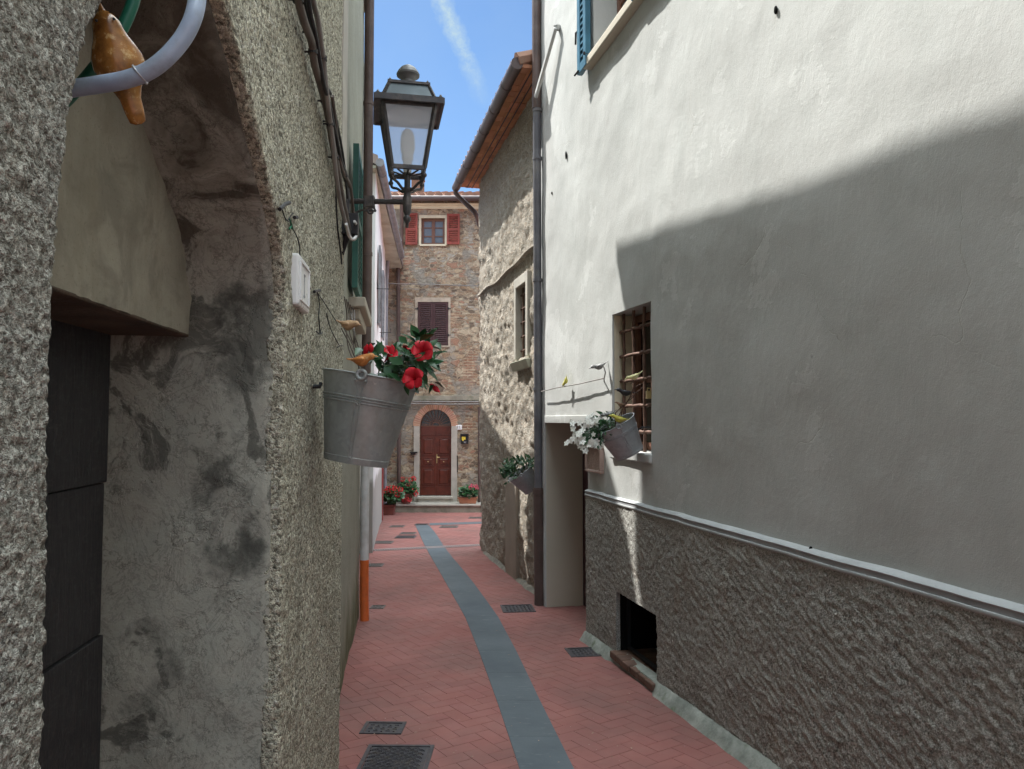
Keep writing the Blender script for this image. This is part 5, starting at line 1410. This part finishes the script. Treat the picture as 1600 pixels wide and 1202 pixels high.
pot('dark red clay pot on the ground left of the far doorstep', c1, 0, .26, MAT_DARKTERRA, square=(.14, .14))
gc = at(613, 774, 18.5); geranium('red geranium in the dark clay pot on the ground', gc, .26, .2, .22, 170, [(606,764), (612,762), (617,763), (603,768), (626,765), (612,768), (621,773)], MAT_GERRED, .055)
c2 = at(634, 790, 19.38); c2.z = zs_
pot('brown clay pot on the step left of the far door', c2, .17, .27, MAT_DARKTERRA)
gc2 = at(636, 764, 19.35); geranium('tall red geranium in the pot on the step by the far door', gc2, .26, .18, .24, 150, [(629,749), (642,749), (647,748), (638,757), (631,768), (633,776), (648,766), (650,772), (640,781), (632,781)], MAT_GERRED, .052)
c3 = at(731, 786.5, 19.42); c3.z = zs_
pot('orange terracotta trough on the step right of the far door', c3, 0, .165, MAT_TERRA, name='flower_trough', square=(.245, .11))
gc3 = at(732, 769, 19.4); geranium('pink geranium in the terracotta trough', gc3, .23, .12, .15, 120, [(738,759), (744,760), (735,762), (745,763)], MAT_GERPINK, .042)

# ------------------------------------------------------------------ ceramic birds
def bird(label, c, fwd, up, L, mat, fat=1.0, wing=None, beak=None, tail=1.0, group=None, pear=False, eye=True):
    x = V(fwd).normalized(); z = (V(up)-x*V(up).dot(x)).normalized(); y = z.cross(x)
    B = Matrix((x, y, z)).transposed(); c = V(c)
    t = thing('ceramic_bird', label, 'bird ornament', c, group)
    pr = [(-.58*tail, .07, .018, .010), (-.55*tail, .065, .036, .014), (-.42*tail, .04, .046, .026), (-.29, .012, .066, .058), (-.2, -.01, .105, .098), (-.08, -.022, .142, .14), (.04, -.01, .15, .152), (.13, .02, .135, .142),
          (.2, .06, .108, .115), (.27, .1, .092, .095), (.34, .125, .088, .09), (.40, .13, .074, .076), (.445, .128, .045, .048), (.465, .126, .018, .02)]
    if pear: pr = [(-.58, .0, .03, .02), (-.56, .0, .075, .04), (-.45, .0, .092, .055), (-.33, .0, .10, .07), (-.24, .0, .135, .10), (-.14, .0, .20, .15), (-.03, .0, .245, .19), (.07, .0, .24, .19), (.16, .01, .205, .17), (.24, .02, .165, .145), (.31, .03, .142, .13), (.37, .035, .132, .12), (.43, .03, .105, .10), (.48, .025, .06, .06), (.5, .02, .03, .03)]
    m = M(); S = 16
    for (px, pz, ry, rz) in pr:
        for k in range(S):
            a = 2*pi*k/S; m.v.append(c+B @ V((px*L, ry*L*fat*cos(a), (pz+rz*fat*sin(a))*L)))
    for i in range(len(pr)-1):
        for k in range(S): k2 = (k+1) % S; m.f.append([i*S+k, i*S+k2, (i+1)*S+k2, (i+1)*S+k])
    m.f.append(list(range(S))); m.f.append([(len(pr)-1)*S+k for k in range(S)][::-1])
    b = m.build('body', mat, t, smooth=80)
    for s in (() if pear else (-1, 1)):
        w_ = M(); pts = []
        for (px, pz, d, hh) in ((.16, .045, .125, .02), (.08, .06, .155, .065), (-.05, .05, .155, .075), (-.2, .04, .12, .055), (-.36, .045, .06, .018)):
            pts.append((px, pz, d, hh))
        o = 0
        for (px, pz, d, hh) in pts:
            for (dz, dd) in ((hh, -.028), (hh*.4, .012), (-hh*.4, .014), (-hh, -.012)):
                w_.v.append(c+B @ V((px*L, s*(d+dd)*L*fat, (pz+dz)*L)))
        for i in range(len(pts)-1):
            for k in range(3): a = i*4+k; w_.f.append([a, a+1, a+5, a+4])
        w_.build('wing', wing or mat, t, smooth=70, sol=.02*L)
    bm_ = M(); bm_.tube([c+B @ V(((.46 if pear else .44)*L, 0, (.03 if pear else .128)*L)), c+B @ V((.52*L, 0, (.03 if pear else .12)*L)), c+B @ V((.6*L, 0, (.03 if pear else .10)*L))], [(.05 if pear else .034)*L, .026*L, .003*L], 8)
    bm_.build('beak', beak or mat, t, smooth=60)
    if eye:
        for s in (-1, 1): M().ball(c+B @ V((.375*L, s*.078*L*fat, .152*L)), .014*L, seg=8, ring=6).build('eye', MAT_BLACKMETAL, t, smooth=90)
    return t
# big one close by in the arch, bound to the blue tube: beak up, tail down
ba, bz = at(158, 14, 1.06), at(214, 186, 1.10)
bird('glazed ochre ceramic bird bound to the pale blue tube in the arch', (ba+bz)/2, ba-bz, V((.45, -1, -.1)), (ba-bz).length*.95, MAT_BIRD_OCHRE, pear=True)
q = at(566, 563, 2.68); bird('orange ceramic bird perched on the lug of the large bucket', q, at(590, 558, 2.66)-at(540, 560, 2.68), V((0, -.15, 1)), .104, MAT_BIRD_ORANGE, fat=1.4)
q = at(544, 508, 2.85); bird('tan ceramic bird on thin rods above the large bucket', q, at(563, 512, 2.82)-at(525, 502, 2.86), V((0, -.1, 1)), .102, MAT_BIRD_TAN, fat=1.35)
q = at(885, 598, 6.75); bird('small yellow ceramic bird alone on the wire by the downpipe', RW.px(884, 596, .05), RW.t*.6-V((0, 0, .75)), V((-.5, -.3, .5)), .13, MAT_BIRD_YELLOW)
q = RW.px(936, 573, .09); bird('grey and white ceramic bird at the end of the wire', q, V((-.75, -.3, -.35)), V((-.3, -.2, 1)), .17, MAT_BIRD_GREY)
q = at(991, 589, 5.35); bird('pale yellow ceramic bird in front of the window bars', q, V((-.8, -.2, -.42)), V((-.4, 0, 1)), .135, MAT_BIRD_PALE)
q = at(977, 614, 5.42); bird('black ceramic bird in front of the window bars', q, V((-.95, -.2, .06)), V((0, 0, 1)), .15, MAT_BIRD_BLACK)
q = at(969, 632, 5.42); bird('small brown ceramic bird below the black bird', q, V((-.9, -.3, .1)), V((0, 0, 1)), .085, MAT_BIRD_BROWN)
q = at(967, 655, 5.42); bird('bright yellow ceramic bird lying on the rim of the pale bucket', q, V((-.95, -.25, .12)), V((0, -.3, 1)), .15, MAT_BIRD_YELLOW)
q = at(951, 648, 5.5); bird('grey ceramic bird with raised tail behind the white flowers', q, V((-.8, .1, -.35)), V((-.3, -.2, 1)), .125, MAT_BIRD_GREY)
def rods(label, lines, r, mat, name='perch_rods', cat='rod'):
    m = M()
    for pts in lines: m.tube(pts, r, 7)
    o = m.build(name, mat, None, smooth=60, origin=lines[0][0]); return tag(o, label, cat)
rods('two thin rods holding the tan bird over the large bucket', [[at(533, 513, 2.85), at(545, 535, 2.86), at(560, 572, 2.86), bkp(.84)+V((-.02, 0, 0))], [at(537, 512, 2.84), at(552, 540, 2.84), at(565, 575, 2.85), bkp(.84)+V((.01, 0, 0))]], .0024, MAT_CABLEBROWN)
rods('rusty twig like rods rising from the pale bucket to the birds at the window', [[bk2p(.9)+V((.03, 0, 0)), at(972, 640, 5.45), at(984, 622, 5.42), at(992, 598, 5.36)], [bk2p(.9), at(962, 645, 5.46), at(975, 632, 5.44), at(990, 620, 5.44)],
      [at(984, 622, 5.42), at(990, 606, 5.4), at(1002, 600, 5.4)], [at(984, 622, 5.42), at(996, 612, 5.4), at(1004, 606, 5.42)], [at(975, 632, 5.44), at(968, 630, 5.42)], [at(972, 640, 5.45), at(966, 652, 5.42)], [at(986, 600, 5.4), at(990, 594, 5.36)]], .004, MAT_RUST)
wp = [RW.px(846, 612, .05), RW.px(870, 606, .05), RW.px(905, 600, .05), RW.px(944, 591, .05)]
rods('taut grey wire along the white wall from the downpipe to the window', [wp, [wp[-1], RW.px(946, 582, .05), RW.px(943, 572, .06), RW.px(938, 572, .08)], [wp[-1], RW.px(944, 596, .05), RW.px(944, 596, -.02)], [RW.px(880, 604, .05), RW.px(884, 598, .05)]], .0055, MAT_CABLEGREY, 'perch_wire', 'wire')

# ------------------------------------------------------------------ tubes near the bird
tp = [at(60, 150, 1.05), at(110, 139, 1.03), at(150, 133, 1.03), at(195, 125, 1.02), at(232, 111, 1.02), at(262, 88, 1.02), at(287, 58, 1.02), at(302, 27, 1.02), at(309, -8, 1.03), at(312, -60, 1.05), at(310, -110, 1.1)]
o = M().tube(smooth_path(tp), .0122, 16).build('hose', MAT_BLUETUBE, None, smooth=60, origin=tp[0]); tag(o, 'pale blue plastic tube curving across the top of the arch', 'tube')
gp = [at(75, 180, 1.16), at(103, 158, 1.16), at(128, 130, 1.15), at(155, 97, 1.14), at(180, 62, 1.13), at(199, 27, 1.13), at(212, -12, 1.13), at(220, -60, 1.13), at(225, -100, 1.14)]
o = M().tube(smooth_path(gp), .0095, 14).build('hose', MAT_GREENTUBE, None, smooth=60, origin=gp[0]); tag(o, 'dark green tube behind the ochre bird in the arch', 'tube')
c = at(219, 116, 1.02); m = M()
dirt_ = (at(232, 111, 1.02)-at(195, 125, 1.02)).normalized(); sx = dirt_.cross(V((0, -1, 0))).normalized()
ringp = [c+(sx*cos(2*pi*i/16)+V((0, -1, 0))*sin(2*pi*i/16))*.0136+dirt_*.004*cos(2*pi*i/16) for i in range(17)]
m.tube(ringp, .0011, 6); m.ball(ringp[0]+sx*.002, .0022, seg=6, ring=5); m.tube([ringp[8], at(212, 104, 1.05), at(205, 103, 1.07)], .001, 5)
o = m.build('binding_wire', MAT_WIRE, None, smooth=60, origin=c); tag(o, 'thin steel wire binding the ochre bird to the blue tube', 'wire')

# ------------------------------------------------------------------ cables and fittings on the left wall
def cable(label, px, n, r, mat, fr=NL, name='cable', clips=()):
    pts = smooth_path([fr.px(x, y, nn if isinstance(n, (list, tuple)) else n) for (x, y), nn in zip(px, n if isinstance(n, (list, tuple)) else [0]*len(px))], 4)
    m = M().tube(pts, r, 9)
    o = m.build(name, mat, None, smooth=60, origin=pts[0]); tag(o, label, 'cable')
    if clips:
        for i in clips:
            c_ = M(); p = pts[min(len(pts)-1, int(i*len(pts)))]; c_.tube([p-NL.n*.03, p-NL.n*.005], .004, 6); c_.lathe(p, [(r+.004, -.008), (r+.004, .008)], 10)
            c_.build('cable_clip', MAT_CABLEBLACK, o)
    return o
cable('thick brown grey cable leftmost in the bundle on the near left wall', [(458,-40), (466,0), (476,36), (487,66), (491,98), (500,130), (508,158), (514,192), (520,228), (527,264), (533,300), (540,335), (545,360)], .034, .014, MAT_CABLEBROWN, clips=(.1, .3, .5, .7))
cable('pale grey cable bowing out of the bundle on the near left wall', [(482,-40), (489,0), (497,34), (502,70), (506,98), (508,122), (512,160), (518,205), (522,245), (527,288), (533,322), (541,352), (547,371), (553,374), (558,366), (558,355)], .05, .010, MAT_CABLEGREY, clips=(.25, .45))
cable('black cable in the middle of the bundle on the near left wall', [(472,-40), (480,20), (488,60), (494,100), (503,140), (512,175), (519,205), (527,240), (538,270), (545,290)], .03, .015, MAT_CABLEBLACK, clips=(.2, .6))
cable('second black cable twisted along the bundle on the left wall', [(478,-40), (484,15), (493,55), (499,92), (505,128), (514,160), (520,190), (527,222), (533,250), (541,275)], .05, .008, MAT_CABLEBLACK)
cable('thin dark cable hanging in loops below the bundle', [(505,130), (516,145), (522,170), (527,195), (532,220), (537,250), (540,280), (543,310)], .036, .006, MAT_CABLEBLACK)
cable('thin brown cable running down beside the pale cable', [(519,150), (524,190), (529,240), (536,268), (545,285), (549,300), (553,340), (556,352)], .045, .008, MAT_CABLEBROWN)
cable('thin black line ending below the junction box on the left wall', [(523,250), (525,300), (526,330), (528,360), (532,390), (534,413)], .006, .004, MAT_CABLEBLACK)
cable('white cable loop curling under the black junction box', [(541,350), (545,368), (551,374), (557,368), (558,356), (554,346)], .07, .007, MAT_CABLEWHITE)
m = M(); a = NL.px(545, 352, .03); m.box(a, (.05, .04, .055), Matrix.Rotation(R(7), 3, 'Z')); m.tube([a+V((-.01, 0, -.05)), a+V((-.04, .02, -.15)), NL.px(537, 393, .01)], [.02, .012, .004], 8)
o = m.build('junction_box', MAT_CABLEBLACK, None, bevel=.008, origin=a); tag(o, 'black cable junction box at the far end of the near left wall', 'junction box')
def wirething(label, segs, mat, r=.0022, n=.008, extra=None, name='hanging_wire'):
    m = M(); f0 = None
    for s in segs:
        p = [NL.px(x, y, n) for x, y in s]; f0 = f0 or p[0]; m.tube(smooth_path(p, 3), r, 6)
    o = m.build(name, mat, None, smooth=60, origin=f0); tag(o, label, 'wire')
    if extra:
        for s in extra: M().tube([NL.px(x, y, .012) for x, y in s], .006, 7).build('wall_nail', MAT_BLACKMETAL, o)
    return o
wirething('thin dark wire hanging from a black hook above the white plate', [[(441,328), (445,340), (449,345), (452,346)], [(449,345), (458,333)], [(454,352), (463,368), (468,385), (469,405), (476,425), (482,440), (485,452)]], MAT_CABLEBLACK, extra=[[(437,327), (446,319), (452,317)], [(460,340), (464,340)]])
wirething('short tuft of green twine on the hanging wire', [[(452,342), (455,352), (452,358)], [(455,350), (457,358)]], MAT_GREENTWINE, .003, name='green_twine')
wirething('dark wire with a barbed tip hanging right of the white plate', [[(496,457), (499,475), (498,495), (500,520)], [(494,518), (500,522), (504,519)], [(500,522), (501,516)]], MAT_CABLEBLACK, .0025, extra=[[(491,456), (500,454)]])
wirething('slanting thin wire from the nail towards the tan bird', [[(497,459), (508,475), (520,494), (527,505)], [(510,490), (517,515), (530,540)], [(527,543), (532,540), (536,541)]], MAT_CABLEBLACK, .0022)
tw = thing('wire_tangle', 'tangle of thin dark wires hanging beside the brown downpipe', 'wires', L2.p(6.0, .1, 2.4)); m = M()
for i in range(5):
    x = 538+i*3; pts = [at(x, 464+4*i, 4.6+.15*i), at(x+4, 490, 4.7+.12*i), at(x+rng.uniform(3, 9), 515, 4.7), at(x+rng.uniform(6, 14), 545, 4.7), at(x+16, 566, 4.6)]
    m.tube(smooth_path(pts, 3), .004, 6)
m.build('wires', MAT_CABLEBROWN, tw)
# white plate
pu1, pz1 = NL.uz(474, 445); pu0, _ = NL.uz(456, 445); zc0, zc1 = NL.uz(465, 484)[1], NL.uz(465, 405)[1]
t = thing('meter_cover', 'white plastic cover plate on the near left wall', 'cover plate', NL.p((pu0+pu1)/2, 0, (zc0+zc1)/2))
m = M(); m.fbox(NL, pu0, pu1, -.01, .022, zc0, zc1); b_o = m.build('plate', MAT_WHITE, t, bevel=.008)
m = M(); wd = pu1-pu0
for (a, b, c, d) in ((pu0+.018, pu1-.018, zc0+.018, zc0+.026), (pu0+.018, pu1-.018, zc1-.026, zc1-.018), (pu0+.018, pu0+.026, zc0+.026, zc1-.026), (pu1-.026, pu1-.018, zc0+.026, zc1-.026)): m.fbox(NL, a, b, .02, .027, c, d)
m.build('rim', MAT_WHITE, t, bevel=.002)
m = M(); m.fbox(NL, (pu0+pu1)/2-.003, (pu0+pu1)/2+.003, .018, .0232, zc0+.045, zc1-.055)
for zz in (zc0+.045, zc1-.055): m.fbox(NL, (pu0+pu1)/2-.012, (pu0+pu1)/2+.012, .018, .0236, zz-.003, zz+.003)
m.build('slot', MAT_GREYPIPE, t)

# ------------------------------------------------------------------ small things on the far house
def text(s, fr, u, z, n, size, mat, parent, name='number'):
    cu = bpy.data.curves.new(name, 'FONT'); cu.body = s; cu.size = size; cu.extrude = .002; cu.align_x = 'CENTER'; cu.align_y = 'CENTER'; cu.resolution_u = 4
    o = bpy.data.objects.new('tmp', cu); COL.objects.link(o)
    dg = bpy.context.evaluated_depsgraph_get(); me = bpy.data.meshes.new_from_object(o.evaluated_get(dg))
    bpy.data.objects.remove(o)
    mm = M(); mm.v = [fr.p(u+v.co.x, n+v.co.z, z+v.co.y) for v in me.vertices]; mm.f = [list(p.vertices) for p in me.polygons]
    return mm.build(name, mat, parent)
hu, hz = FA.uz(716.8, 668)
t = thing('house_number', 'white enamel house number plate right of the far door', 'number plate', FA.p(hu, 0, hz))
m = M(); m.fbox(FA, hu-.088, hu+.088, -.02, .022, hz-.068, hz+.068); m.build('plate', MAT_WHITE, t, bevel=.02)
text('11', FA, hu, hz, .0235, .105, MAT_INK, t)
mu, mz = FA.uz(726, 686)
t = thing('letter_box', 'black metal letter box below the house number', 'letter box', FA.p(mu, 0, mz))
m = M(); m.fbox(FA, mu-.10, mu+.10, -.02, .085, mz-.13, mz+.09); m.fbox(FA, mu-.11, mu+.11, -.02, .11, mz+.091, mz+.14); m.build('box', MAT_BLACKMETAL, t, bevel=.006)
m = M(); m.fbox(FA, mu-.07, mu+.03, .08, .0875, mz-.02, mz+.06); m.fbox(FA, mu-.06, mu-.02, .08, .0876, mz-.05, mz-.021); m.build('sticker', MAT_YELLOW, t)
m = M(); m.quad(FA.p(mu-.03, .0885, mz-.07), FA.p(mu+.06, .0885, mz-.07), FA.p(mu+.015, .0885, mz-.115)).build('lock_plate', MAT_GREYPIPE, t)
su, sz = FA.uz(646.5, 707)
t = thing('wall_shelf', 'small dark metal bracket shelf left of the far door', 'bracket', FA.p(su, 0, sz))
m = M(); m.fbox(FA, su-.09, su+.1, .03, .13, sz-.01, sz+.02); m.fbox(FA, su-.07, su+.05, .03, .1, sz-.06, sz-.011); m.build('bracket', MAT_BLACKMETAL, t)
def fcable(label, pts, r, mat):
    p = smooth_path(pts, 4); o = M().tube(p, r, 7).build('cable', mat, None, smooth=60, origin=p[0]); return tag(o, label, 'cable')
fcable('thin pale cable stretched across the far house between its windows', [at(578, 441, 17.5), at(600, 443, 19), at(660, 444.5, 19.72), at(748, 447, 19.7)], .014, MAT_CABLEGREY)
fcable('upper grey cable along the ledge above the far door', [at(628, 627.5, 19.7), at(690, 628, 19.7), at(750, 628, 19.7)], .022, MAT_CABLEGREY)
fcable('lower grey cable sagging along the ledge above the far door', [at(624, 634, 19.7), at(640, 631, 19.69), at(700, 632, 19.69), at(750, 631.5, 19.69)], .022, MAT_CABLEGREY)
o = M().tube([FA.p(fx(714.5, 740), .03, fz(712)), FA.p(fx(714.8, 740), .03, fz(738))], .012, 6).build('iron_rod', MAT_BLACKMETAL, None, origin=FA.p(fx(714.5), 0, fz(725))); tag(o, 'thin dark iron rod beside the right jamb of the far door', 'rod')
# plaque by the doorway of the white house
qu1, qz1 = RW.uz(921, 696); qu0, _ = RW.uz(945, 700); qz0 = RW.uz(946, 741)[1]
t = thing('wall_plaque', 'reddish relief plaque in a frame beside the doorway on the right', 'plaque', RW.p((qu0+qu1)/2, 0, (qz0+qz1)/2))
m = M(); m.fbox(RW, qu0+.02, qu1-.02, -.02, .03, qz0+.02, qz1-.02)
rg2 = random.Random(4)
for i in range(13):
    z = qz0+.035+(qz1-qz0-.07)*i/12; u = qu0+.04
    while u < qu1-.06:
        l = rg2.uniform(.02, .06); m.fbox(RW, u, min(u+l, qu1-.035), .028, .0335, z-.004, z+.005); u += l+.012
m.build('panel', MAT_PLAQUE, t)
m = M()
for (a, b, c, d) in ((qu0, qu1, qz0, qz0+.024), (qu0, qu1, qz1-.024, qz1), (qu0, qu0+.024, qz0+.025, qz1-.025), (qu1-.024, qu1, qz0+.025, qz1-.025)): m.fbox(RW, a, b, -.02, .048, c, d)
m.build('frame', MAT_PLAQUE, t, bevel=.006)
m = M(); kp = RW.px(1014, 617, -.06); m.box(kp, (.022, .02, .03)); m.tube([kp+V((-.012, 0, .03)), kp+V((-.012, 0, .05)), kp+V((.012, 0, .05)), kp+V((.012, 0, .03))], .004, 6)
o = m.build('padlock', MAT_BRASS, None, origin=kp); tag(o, 'small brass padlock on the rusty window bars', 'padlock')
# ------------------------------------------------------------------ drain covers and channel
def cover(label, x0, x1, y0, y1, mat, rot=-8, scales=False, skew=None):
    c = ground_at((x0+x1)/2, (y0+y1)/2); a, b = ground_at((x0+x1)/2, y1), ground_at((x0+x1)/2, y0)
    W = (x1-x0)*c.y/F*.96; D = min(max((b-a).length*.92, .16), W*1.15)
    z = gz(c.y)
    t = thing('drain_cover', label, 'drain cover', (c.x, c.y, z)); Rz = Matrix.Rotation(R(rot), 3, 'Z')
    sl = (gz(c.y+.5)-gz(c.y-.5))
    def P(x, y, h): q = Rz @ V((x, y, 0)); return V((c.x+q.x, c.y+q.y, z+sl*q.y+h))
    def B(m, xa, xb, ya, yb, h0, h1): m.hexa([P(xa,ya,h0),P(xb,ya,h0),P(xb,yb,h0),P(xa,yb,h0),P(xa,ya,h1),P(xb,ya,h1),P(xb,yb,h1),P(xa,yb,h1)])
    w_, d = W/2, D/2; e = min(.022, W*.09); m = M()
    B(m, -w_, w_, -d, -d+e, -.02, .007); B(m, -w_, w_, d-e, d, -.02, .007); B(m, -w_, -w_+e, -d+e, d-e, -.02, .007); B(m, w_-e, w_, -d+e, d-e, -.02, .007)
    m.build('frame', mat, t)
    m = M(); B(m, -w_+e+.003, w_-e-.003, -d+e+.003, d-e-.003, -.02, .002)
    if scales:
        s = .052; j = 0; y = -d+e+.02
        while y < d-e-.02:
            x = -w_+e+.03+(s/2 if j % 2 else 0)
            while x < w_-e-.03:
                m.tube([P(x+s*.46*cos(k), y+s*.42*sin(k), .0035) for k in (pi, pi*.8, pi*.6, pi*.4, pi*.2, 0)], .004, 5)
                m.tube([P(x+s*.24*cos(k), y+s*.22*sin(k), .0035) for k in (pi, pi*.66, pi*.33, 0)], .003, 5)
                x += s
            y += s*.46; j += 1
    else:
        nx, ny = max(4, int(W/.045)), max(3, int(D/.045))
        for i in range(nx):
            for k in range(ny):
                x = -w_+e+.012+(W-2*e-.024)*(i+.5)/nx; y = -d+e+.012+(D-2*e-.024)*(k+.5)/ny
                hx, hy = (W/nx*.26, D/ny*.14) if (i+k) % 2 else (W/nx*.12, D/ny*.3)
                B(m, x-hx, x+hx, y-hy, y+hy, .001, .0065)
    m.build('lid', mat, t)
    return t
cover('large cast iron cover with fish scale pattern nearest on the left of the alley', 563, 673, 1163, 1215, MAT_IRON, -1, True)
cover('smaller dark iron cover just beyond the fish scale one', 566, 632, 1128, 1148, MAT_IRON, -2)
cover('dark iron cover in front of the downpipe on the right', 783, 835, 945, 957.5, MAT_IRON, 6)
cover('dark iron cover at the foot of the rough grey base on the right', 886, 937, 1012, 1027, MAT_IRON, 8)
cover('small iron cover next to the orange foot of the left pipe', 579, 601, 945, 953, MAT_IRONDUST, 0)
cover('small iron cover by the white part of the left pipe', 575, 599, 880.5, 886.5, MAT_IRONDUST, 0)
cover('brownish iron cover by the left wall behind the slotted channel', 585, 614, 845.5, 850, MAT_IRONDUST, 0)
cover('long iron cover touching the grey strip behind the slotted channel', 618, 650, 837, 841.5, MAT_IRON, 0)
cover('iron cover just behind the long one at the left of the grey strip', 625, 650, 832, 835.5, MAT_IRONDUST, 0)
cover('dusty cover farthest left near the white house', 609, 632, 821, 824.5, MAT_IRONDUST, 0)
cover('reddish cover right of the end of the grey strip', 687, 716, 821.3, 825.5, MAT_IRONDUST, 0)
cover('dark cover at the very end of the grey strip', 648, 669, 818.2, 821.5, MAT_IRON, 0)
cover('dusty cover near the far corner of the rubble house', 732, 757, 807.6, 811, MAT_IRONDUST, 0)
ga, gb = ground_at(584, 860.5), ground_at(757, 852)
t = thing('drain_channel', 'slotted drain channel crossing the alley', 'drain channel', (ga+gb)/2)
dd = (gb-ga); Lg = dd.length; dd.normalize(); pp = V((-dd.y, dd.x, 0)); m = M(); wq = .075
for s in (-1, 1): m.bar(ga+pp*s*wq+V((0, 0, .004)), gb+pp*s*wq+V((0, 0, .004)), .014, .012)
nb = 48
for i in range(nb):
    c = ga+dd*(Lg*(i+.5)/nb)+V((0, 0, .004)); m.bar(c-pp*wq, c+pp*wq, Lg/nb*.4, .012)
m.build('grate', simple('worn_grate_steel', (.42, .34, .33), .6, metal=.1, var=.2), t)
M().bar(ga+V((0, 0, .001)), gb+V((0, 0, .001)), wq*2, .002).build('channel', MAT_BLACK, t)
# a few dry leaves and petals fallen on the paving
lf = M(); rg = random.Random(21)
for _ in range(46):
    px, py = rg.uniform(556, 1000), rg.uniform(960, 1195)
    g_ = ground_at(px, py); xl, xr = NL.p(g_.y, .0, 0).x if g_.y < 4 else L2.p(g_.y, 0, 0).x, RW.p(g_.y, .2, 0).x
    if not xl+.1 < g_.x < xr: continue
    L = rg.uniform(.008, .022); a = rg.uniform(0, 6.28); lf.leaf(g_+V((0, 0, .008)), V((cos(a), sin(a), .1)), V((0, 0, 1)), L, L*.6, droop=.2)
o = lf.build('fallen_leaves', simple('dry_fallen_leaf', (.34, .25, .19), .9, var=.6, scale=60), None); tag(o, 'few dry leaves and petals scattered on the paving', 'fallen leaves', kind='stuff')
